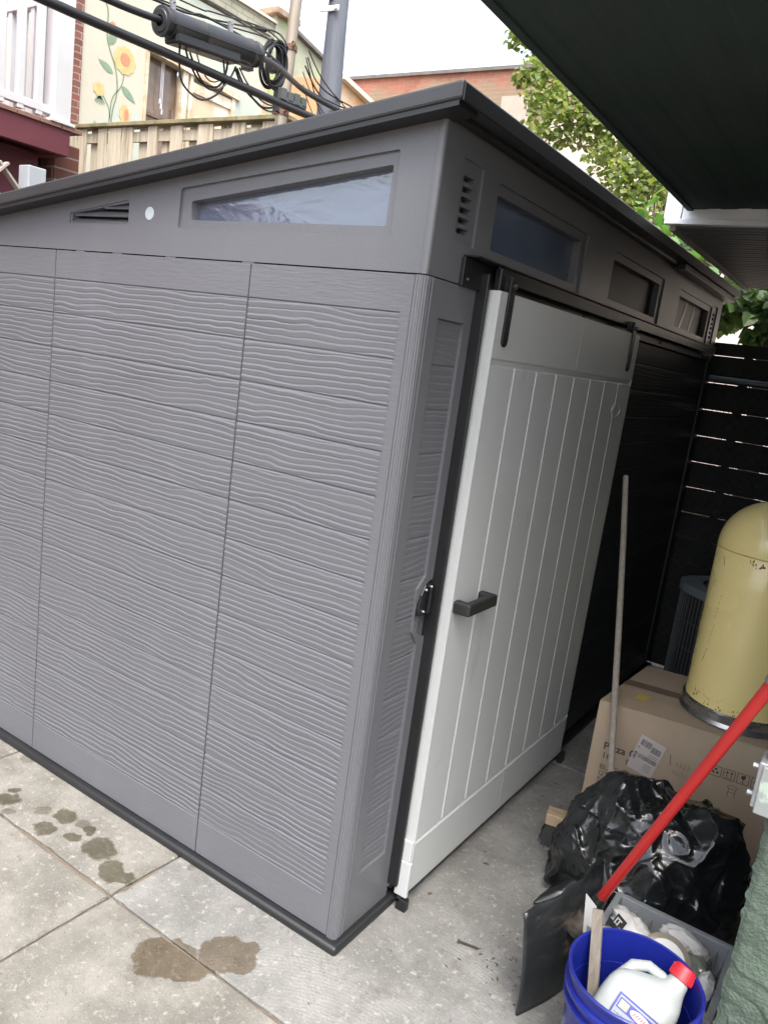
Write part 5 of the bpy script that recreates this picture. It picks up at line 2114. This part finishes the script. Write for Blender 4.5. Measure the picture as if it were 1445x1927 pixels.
# far red brick building
FB = brick_mat('far_brick', (.30, .115, .08), (.255, .095, .065), (.26, .18, .13), axis='x', plaster=(.28, .205, .14), bandz=6.74)
fbh = thing('brick_building', 'far brick building with red top courses over tan plaster', 'building', (-9, 13, 0))
b = MB()
fpts = [(-15.5, 0), (-5.66, 0), (-5.66, 6.93), (-9.8, 7.0), (-15.5, 7.1)]
fw_ = lambda u, v, d: (u, 12 + d, v)
b.prism(fpts, fw_, 0, 6)
b.build('wall', FB, fbh)
b = MB()
b.bar((-15.5, 12.3, 7.125), (-9.8, 12.3, 7.025), .7, .06)
b.bar((-9.8, 12.3, 7.025), (-5.6, 12.3, 6.955), .7, .06)
b.build('coping', mat('dark_coping', (.13, .12, .11), .8, var=.3), fbh)
b = MB()
b.box(-6.38, -5.70, 11.985, 12, 4.6, 6.49)
b.build('plaster_patch', mat('grey_plaster', (.36, .31, .26), .9, var=.1), fbh)
PALE = mat('pale_render', (.50, .43, .37), .9, var=.08, vscale=.9, bump=.004, bscale=9)
ph2 = thing('pale_house', 'pale beige rendered house behind the trees on the right', 'house', (0, 13, 0))
b = MB()
b.box(-5.655, 7.0, 12.3, 18, 0, 6.3)
b.build('wall', PALE, ph2)
b = MB()
b.box(-5.65, 3.2, 12.22, 12.2995, 4.80, 4.92)
b.build('string_course', PALE, ph2)
PK = mat('peach_wall', (.62, .54, .50), .9, var=.1)
b = MB()
b.box(-3.0, .6, 11.6, 12.2, 0, 3.1)
b.build('rear_extension', PK, ph2)

# ------------------------------------------------------------------ poles and wires
POLE1 = mat('rusty_pole', (.27, .235, .185), .55, metal=.35, var=.2, vscale=5, stretch=(6, 6, .8), col2=(.16, .10, .06), c2scale=2.2, c2lo=.55, c2hi=.75)
POLE2 = mat('dark_pole', (.095, .105, .125), .7, var=.25, vscale=5, stretch=(12, 12, .7), bump=.002, bscale=22)
p1 = thing('metal_pole', 'thin rusty metal utility pole with cable coil lashed to it', 'utility pole', (-3.86, 3.5, 0))
p1a, p1b = Vector((-3.77, 3.50, 0)), Vector((-3.775, 3.50, 3.38))
p1t = Vector((-3.70, 3.50, 5.2))
b = MB()
b.tube([Vector((-3.775, 3.5, 0)), Vector((-3.775, 3.5, 3.35)), Vector((-3.748, 3.5, 4.0))], .050, 20)
b.tube([Vector((-3.749, 3.5, 3.98)), Vector((-3.70, 3.5, 5.2))], .046, 20)
b.build('mast', POLE1, p1, smooth=True, angle=50)
for z, x in ((3.985, -3.7485), (3.50, -3.769)):
    b = MB()
    b.lathe([(.051, -.03), (.056, -.03), (.056, .012), (.051, .012)], (x, 3.5, z), 24)
    b.tube([(x + .056 + .018 * math.sin(a), 3.47, z + .018 * math.cos(a) + .01) for a in [2 * math.pi * i / 14 for i in range(15)]], .006, 6)
    b.box(x - .085, x - .055, 3.47, 3.50, z - .02, z + .01)
    b.build('clamp', mat('rusty_clamp', (.16, .09, .06), .8, metal=.4, var=.3), p1, smooth=True, angle=40)
p2 = thing('wooden_pole', 'thick dark wooden utility pole with pale bracket right of the rusty pole', 'utility pole', (-3.75, 4, 0))
b = MB()
b.tube([Vector((-3.70, 4.0, 0)), Vector((-3.70, 4.0, 3.62)), Vector((-3.716, 4.0, 4.4)), Vector((-3.73, 4.0, 6.0))], [.11, .10, .085, .078], 24)
b.build('shaft', POLE2, p2, smooth=True, angle=50)
b = MB()
b.bar((-3.83, 3.905, 4.435), (-3.63, 3.905, 4.425), .012, .045)
b.lathe([(0, .012), (.018, .012), (.018, 0)], (-3.655, 3.90, 4.428), 14, (0, -1, 0))
b.build('bracket', mat('pale_bracket', (.62, .62, .60), .4, metal=.3), p2, bevel=.004)
b = MB()
b.box(-3.80, -3.70, 3.895, 3.915, 4.50, 5.2)
b.build('riser_cover', mat('riser', (.42, .50, .50), .5), p2, bevel=.02)

CAB = mat('cable_black', (.012, .012, .013), .42, var=.15)


def cable(pts, rad, label=None, cat='cable', seg=8, n=30, group=None, name='cable'):
    P3 = [Vector(p) for p in pts]
    out = []
    m_ = len(P3) - 1
    for i in range(n + 1):
        t = i / n * m_
        k = min(int(t), m_ - 1)
        f_ = t - k
        a, b_, c_, d_ = P3[max(k - 1, 0)], P3[k], P3[k + 1], P3[min(k + 2, m_)]
        out.append(.5 * ((2 * b_) + (c_ - a) * f_ + (2 * a - 5 * b_ + 4 * c_ - d_) * f_ ** 2 + (3 * b_ - a - 3 * c_ + d_) * f_ ** 3))
    mb = MB()
    mb.tube(out, rad, seg)
    o = mb.build(name, CAB, smooth=True, angle=60, origin=tuple(P3[0]))
    if label:
        tag(o, label, cat, group)
    return o
cable([(-3.0, -1.2, 3.12), (-3.0, .0, 3.17), (-3.0, .925, 3.185), (-3.0, 1.68, 3.217), (-3.0, 2.25, 3.24), (-3.0, 2.95, 3.268), (-3.02, 4.2, 3.36), (-3.1, 8, 3.9)], .0255, 'thickest glossy black cable crossing in front of the corner post and the rusty pole', 'cable', 14, 60)
cable([(-3.0, -1.2, 3.26), (-3.0, .6, 3.30), (-3.0, 1.28, 3.335), (-3.0, 1.60, 3.368)], .020, 'black cable entering the left end of the splice case', 'cable', 12)
cable([(-3.0, 2.39, 3.467), (-3.15, 2.75, 3.53), (-3.35, 3.15, 3.58), (-3.42, 3.42, 3.585), (-3.45, 3.9, 3.60), (-3.6, 4.6, 3.7)], .020, 'black cable from the right end of the splice case passing the rusty pole', 'cable', 12)
# splice case
sa, sb = Vector((-3.0, 1.595, 3.367)), Vector((-3.0, 2.385, 3.466))
ax = (sb - sa).normalized()
ln_ = (sb - sa).length
SPL = mat('splice_black', (.018, .019, .021), .45, var=.12, bump=.0006, bscale=80)
spc = thing('splice_case', 'black cylindrical cable splice case hanging on the aerial cable', 'splice case', tuple(sa))
b = MB()
R = .074
b.lathe([(.03, -.005), (.058, -.005), (.062, 0), (R + .006, .004), (R + .008, .02), (R - .004, .03), (R - .006, .055), (R + .004, .06), (R + .004, .075), (R, .085), (R, .30), (R + .002, .305), (R + .002, .315), (R, .32), (R, ln_ - .10), (R + .004, ln_ - .09), (R + .004, ln_ - .07),
         (R - .003, ln_ - .06), (R - .003, ln_ - .03), (R + .003, ln_ - .025), (R + .001, ln_ - .004), (R - .02, ln_ + .004), (.02, ln_ + .006)], sa, 40, ax)
b.build('case', SPL, spc, smooth=True, angle=35)
dn_ = Vector((0, 0, -1)) - ax * (-ax.z)
dn_.normalize()
sd_ = ax.cross(dn_)
b = MB()
b.obox(sa + ax * (ln_ * .42) + dn_ * .055 + sd_ * .0, ax, sd_, dn_, ln_ * .33, .058, .045)
b.obox(sa + ax * (ln_ * .80) + dn_ * .055, ax, sd_, dn_, ln_ * .10, .035, .032)
b.build('lower_housing', SPL, spc, bevel=.016, segs=3, smooth=True, angle=50)
b = MB()
b.bar(sa + ax * .03 + sd_ * -(R + .001) + dn_ * .01, sb - ax * .02 - sd_ * (R + .001) + dn_ * .01, .006, .006)
b.bar(sa + ax * .03 + sd_ * (R + .001) + dn_ * .01, sb - ax * .02 + sd_ * (R + .001) + dn_ * .01, .006, .006)
b.build('seam_ridge', SPL, spc)
HOOK = mat('hook_metal', (.35, .35, .36), .4, metal=.8)
for t in (.12, .70):
    b = MB()
    c_ = sa + ax * (ln_ * t) - dn_ * (R + .02)
    b.obox(c_, ax, sd_, dn_, .014, .012, .022)
    b.obox(c_ - dn_ * .03, ax, sd_, dn_, .010, .018, .012)
    b.build('hanger', HOOK, spc, bevel=.003)
strand = cable([(-3.02, -1.2, 3.40), (-3.02, 1.45, 3.46), (-3.06, 2.0, 3.545), (-3.2, 2.7, 3.60), (-3.45, 3.4, 3.62), (-3.6, 4.4, 3.72)], .007, 'thin steel strand carrying the splice case', 'cable', 6)
wires = 'thin service wires around the poles'
for i, (pts, r_) in enumerate((
        ([(-3.2, .2, 3.45), (-3.2, 1.70, 3.539), (-3.2, 2.35, 3.658), (-3.2, 2.75, 3.762), (-3.4, 3.1, 3.80)], .006),
        ([(-3.2, .2, 3.50), (-3.2, 1.90, 3.619), (-3.2, 2.16, 3.655), (-3.2, 2.64, 3.739), (-3.4, 3.1, 3.79)], .005),
        ([(-3.2, .6, 3.44), (-3.2, 2.1, 3.60), (-3.22, 2.7, 3.70), (-3.4, 3.1, 3.73)], .005),
        ([(-3.5, 3.44, 3.92), (-3.55, 3.7, 3.80), (-3.6, 4.02, 3.738), (-3.6, 4.32, 3.70), (-3.6, 6, 3.7)], .005),
        ([(-3.5, 3.44, 3.87), (-3.58, 3.7, 3.76), (-3.6, 4.17, 3.743), (-3.6, 5.6, 3.8)], .006),
        ([(-3.5, 3.42, 3.80), (-3.58, 3.7, 3.70), (-3.6, 4.0, 3.66), (-3.6, 4.4, 3.66), (-3.6, 6, 3.72)], .007),
        ([(-3.5, 3.42, 3.86), (-3.56, 3.6, 3.72), (-3.6, 3.76, 3.58), (-3.6, 3.95, 3.44)], .005),
        ([(-3.5, 3.40, 3.75), (-3.58, 3.6, 3.68), (-3.62, 3.82, 3.60), (-3.65, 4.1, 3.50)], .004),
        ([(-3.5, 3.42, 3.66), (-3.58, 3.6, 3.58), (-3.62, 3.8, 3.46)], .004))):
    cable(pts, r_, 'thin black service wire strung past the two utility poles', 'wire', 6, 24, wires, 'service_wire')
# slack loops under the splice case
loops_ = 'slack wire loops under the splice case'
for pts, r_ in (([(-3.0, 1.75, 3.30), (-3.0, 1.757, 3.194), (-3.0, 1.80, 3.09), (-3.0, 1.95, 3.056), (-3.0, 2.095, 3.15), (-3.0, 2.12, 3.24), (-3.0, 2.1, 3.33)], .0065),
                ([(-3.01, 1.80, 3.30), (-3.01, 1.845, 3.225), (-3.01, 1.94, 3.155), (-3.01, 2.07, 3.17), (-3.01, 2.13, 3.247), (-3.01, 2.147, 3.34)], .0065),
                ([(-2.99, 1.82, 3.28), (-2.99, 1.88, 3.20), (-2.99, 1.97, 3.135), (-2.99, 2.06, 3.15), (-2.99, 2.14, 3.22), (-2.99, 2.2, 3.33)], .006),
                ([(-3.02, 1.9, 3.30), (-3.02, 1.95, 3.23), (-3.02, 2.02, 3.19), (-3.02, 2.1, 3.22), (-3.02, 2.16, 3.31)], .004),
                ([(-3.0, 2.2, 3.33), (-3.0, 2.273, 3.248), (-3.02, 2.42, 3.205), (-3.05, 2.55, 3.20), (-3.1, 2.72, 3.27), (-3.25, 2.9, 3.42)], .007),
                ([(-3.0, 2.22, 3.33), (-3.0, 2.30, 3.25), (-3.03, 2.48, 3.19), (-3.08, 2.66, 3.21), (-3.15, 2.8, 3.31), (-3.28, 2.95, 3.44)], .006),
                ([(-3.0, 2.24, 3.34), (-3.0, 2.33, 3.27), (-3.03, 2.5, 3.225), (-3.08, 2.68, 3.26), (-3.2, 2.9, 3.42)], .005)):
    cable(pts, r_, 'slack black wire loop hanging under the splice case', 'wire', 6, 26, loops_, 'wire_loop')
# coil lashed to the rusty pole
cg = thing('wire_coil', 'coil of black cable lashed to the left side of the rusty pole', 'wire coil', (-3.35, 2.95, 3.5))
b = MB()
rc = random.Random(8)
for k in range(9):
    cx_, cz_ = -3.36 + rc.uniform(-.05, .03), 3.625 + rc.uniform(-.02, .02)
    a_, c_ = rc.uniform(.085, .135), rc.uniform(.12, .165)
    ph_ = rc.uniform(-.15, .15)
    pts = []
    for i in range(33):
        t = 2 * math.pi * i / 32
        u, v = a_ * math.cos(t), c_ * math.sin(t)
        w_ = 2.92 + u * .85 + .02 * k / 9
        pts.append((cx_ + .10 * u, w_, cz_ + v + u * .18 + ph_ * u))
    b.tube(pts, rc.uniform(.006, .0095), 6, caps=False)
b.build('coil_turns', CAB, cg, smooth=True, angle=60)
b = MB()
for k in range(6):
    y_ = 3.02 + .012 * k
    b.tube([(-3.42 + .01 * k, y_ - .02, 3.80), (-3.45, y_ + .05, 3.72), (-3.46 - .006 * k, y_ + .07, 3.58), (-3.46 - .006 * k, y_ + .07, 3.42), (-3.44, y_ + .03, 3.36)], .008, 6)
b.tube([(-3.47, 3.06, 3.84), (-3.50, 3.12, 3.62), (-3.50, 3.12, 3.40)], .016, 8)
b.build('lashed_leads', CAB, cg, smooth=True, angle=60)
b = MB()
b.obox(Vector((-3.30, 2.60, 3.525)), Vector((.1, .97, .1)).normalized(), Vector((1, -.1, 0)).normalized(), Vector((0, -.1, 1)).normalized(), .035, .03, .055)
b.build('terminal_block', SPL, cg, bevel=.005)
b = MB()
b.obox(Vector((-3.42, 2.97, 3.635)), Vector((.1, .97, .1)).normalized(), Vector((1, -.1, 0)).normalized(), Vector((0, -.1, 1)).normalized(), .03, .03, .045)
b.build('terminal_block', SPL, cg, bevel=.005)
b = MB()
b.obox(Vector((-3.22, 2.62, 3.735)), Vector((0, .97, .2)).normalized(), Vector((1, 0, 0)), Vector((0, -.2, .97)).normalized(), .05, .012, .014)
b.build('terminal_block', SPL, cg, bevel=.005)
tbk = MB()
for k in range(4):
    tbk.obox(Vector((-3.0, 2.66 + k * .07, 3.318 + k * .004)), Vector((0, 1, .05)).normalized(), Vector((1, 0, 0)), Vector((0, -.05, 1)), .026, .022, .030 if k % 2 else .038)
tbk.obox(Vector((-3.0, 2.77, 3.296)), Vector((0, 1, .05)).normalized(), Vector((1, 0, 0)), Vector((0, -.05, 1)), .13, .018, .014)
o = tbk.build('cable_clamp', mat('clamp_grey', (.06, .068, .068), .5, var=.2), bevel=.006, origin=(-3.0, 2.77, 3.3))
tag(o, 'grey ribbed cable clamp bolted on the thick cable beside the rusty pole', 'clamp')

# ------------------------------------------------------------------ trees
BARK = mat('bark', (.12, .095, .07), .9, var=.3, vscale=9, stretch=(3, 3, .6), bump=.006, bscale=14)
LF1 = leaf_mat('leaf_green', (.095, .145, .05), (.26, .285, .13), .5)
LF2 = leaf_mat('leaf_dark', (.030, .062, .024), (.075, .125, .042), .42)
LF3 = leaf_mat('leaf_fresh', (.085, .20, .06), (.13, .27, .085), .40)
rt = random.Random(31)
C1 = [(-3.57, 7, 5.34, 0.13), (-3.39, 7, 5.39, 0.12), (-3.36, 7.2, 5.32, 0.17), (-3.27, 7.2, 5.15, 0.20), (-3.28, 7, 4.97, 0.2), (-3.43, 7, 4.93, 0.11), (-3.08, 7.3, 4.97, 0.3), (-3.17, 7, 4.74, 0.25), (-2.86, 7.2, 4.68, 0.3), (-3.0, 7, 4.51, 0.25), (-3.12, 6.9, 4.32, 0.17), (-2.67, 7.4, 4.62, 0.35), (-2.69, 7.2, 4.42, 0.25), (-2.45, 7.4, 4.42, 0.35), (-2.36, 7, 4.03, 0.18), (-2.22, 7.4, 4.19, 0.35), (-2.15, 7, 3.86, 0.18), (-1.98, 7.2, 3.86, 0.3), (-2.05, 7, 3.65, 0.15), (-1.82, 7.2, 3.64, 0.3), (-1.59, 7, 3.33, 0.3), (-2.89, 7, 4.26, 0.12), (-1.91, 7.0, 3.49, 0.16), (-1.91, 7.4, 4.07, 0.3),
      (-2.2, 7.9, 4.9, .45), (-1.6, 7.8, 4.6, .5), (-1.2, 7.6, 4.1, .45), (-1.5, 8.1, 5.3, .5), (-.9, 7.6, 4.9, .5), (-.6, 7.7, 3.9, .5), (-2.3, 8.0, 5.5, .4)]
t1 = thing('broadleaf_tree', 'tall broadleaf tree with pale heart shaped leaves behind the shed roof', 'tree', (-1.3, 7.6, 0))
b = MB()
b.tube([(-1.3, 7.6, 0), (-1.33, 7.58, 1.5), (-1.45, 7.5, 2.8), (-1.75, 7.4, 3.75), (-1.95, 7.35, 4.5), (-1.9, 7.5, 5.4)], [.12, .10, .085, .06, .04, .015], 10)
b.build('trunk', BARK, t1, smooth=True)
b = MB()
for c in C1:
    a = Vector((-1.78, 7.4, 3.8)) if c[2] < 4.3 else Vector((-1.93, 7.36, 4.45))
    e = Vector(c[:3])
    m_ = (a + e) / 2 + Vector((0, 0, .10))
    b.tube([a, m_, e], [.018, .011, .004], 6)
b.build('branch', BARK, t1, smooth=True)
lm = MB()
pts = []
for (x, y, z, r_) in C1:
    n_ = int(34 + 2100 * r_ * r_)
    for k in range(n_):
        d = Vector((rt.gauss(0, 1), rt.gauss(0, 1), rt.gauss(0, 1))).normalized() * r_ * 1.12 * rt.random() ** .36
        pts.append((x + d.x, y + d.y * 1.2, z + d.z * .8))
leaf_cloud(lm, pts, .068, rt, .9)
lm.build('crown', LF1, t1, flip=False)
C2 = [(-1.12, 6, 3.03, 0.25), (-0.95, 6, 2.87, 0.2), (-0.73, 6, 2.7, 0.25), (-0.44, 5.6, 2.53, 0.22), (-0.24, 5.4, 2.52, 0.25), (-0.14, 5.5, 2.37, 0.24), (-0.49, 5.8, 2.37, 0.15), (-0.19, 5.5, 2.19, 0.13), (-0.12, 5.3, 2.5, 0.3), (-0.29, 5.3, 2.47, 0.2), (-0.46, 5.5, 2.41, 0.12),
      (.15, 5.5, 2.6, .35), (.5, 5.6, 2.5, .4), (.3, 5.4, 3.0, .4), (-.4, 5.9, 3.1, .35), (.9, 5.5, 2.9, .5)]
t2 = thing('broadleaf_tree', 'dark leafed tree seen above the black board fence below the grey soffit', 'tree', (.1, 5.7, 0))
b = MB()
b.tube([(-.02, 5.7, 0), (-.05, 5.7, 1.2), (-.12, 5.68, 2.2), (-.05, 5.6, 2.7), (.1, 5.5, 3.2)], [.10, .085, .07, .05, .02], 10)
b.build('trunk', BARK, t2, smooth=True)
b = MB()
for c in C2:
    a = Vector((-.10, 5.66, 2.35))
    e = Vector(c[:3])
    b.tube([a, (a + e) / 2 + Vector((0, 0, .06)), e], [.014, .009, .004], 6)
b.build('branch', BARK, t2, smooth=True)
lm = MB()
pts = []
for (x, y, z, r_) in C2:
    for k in range(int(20 + 620 * r_ * r_)):
        d = Vector((rt.gauss(0, 1), rt.gauss(0, 1), rt.gauss(0, 1))).normalized() * r_ * rt.random() ** .42
        pts.append((x + d.x, y + d.y * 1.3, z + d.z * .7))
leaf_cloud(lm, pts, .115, rt, .9)
lm.build('crown', LF2, t2, flip=False)
# young shoot with big fresh leaves above the shed roof
t3 = thing('leafy_shoot', 'young shoot with big bright green leaves between shed roof and porch corner', 'plant', (-.75, 4.7, 0))
b = MB()
b.tube([(-.70, 4.72, 0), (-.72, 4.70, 1.5), (-.80, 4.68, 2.4), (-.92, 4.64, 2.85), (-.95, 4.62, 3.1)], [.03, .025, .018, .010, .005], 8)
b.build('stem', BARK, t3, smooth=True)
lm = MB()
spots = [(-0.88, 4.6, 3.16), (-1.02, 4.58, 3.06), (-0.93, 4.62, 3.07), (-0.97, 4.55, 2.98), (-1.05, 4.6, 2.99), (-0.86, 4.6, 2.98), (-0.91, 4.58, 2.90), (-1.04, 4.62, 2.93), (-0.80, 4.6, 2.90), (-0.89, 4.6, 2.76), (-0.70, 4.6, 2.79), (-0.6, 4.6, 2.72), (-.80, 4.62, 3.04), (-.72, 4.64, 2.86), (-.95, 4.64, 2.84), (-.62, 4.65, 2.84), (-.5, 4.68, 2.62), (-.55, 4.7, 2.9), (-.68, 4.7, 2.98)]
for s_ in spots:
    leaf_cloud(lm, [s_], .135, rt, .55)
lm.build('foliage', LF3, t3, flip=False)
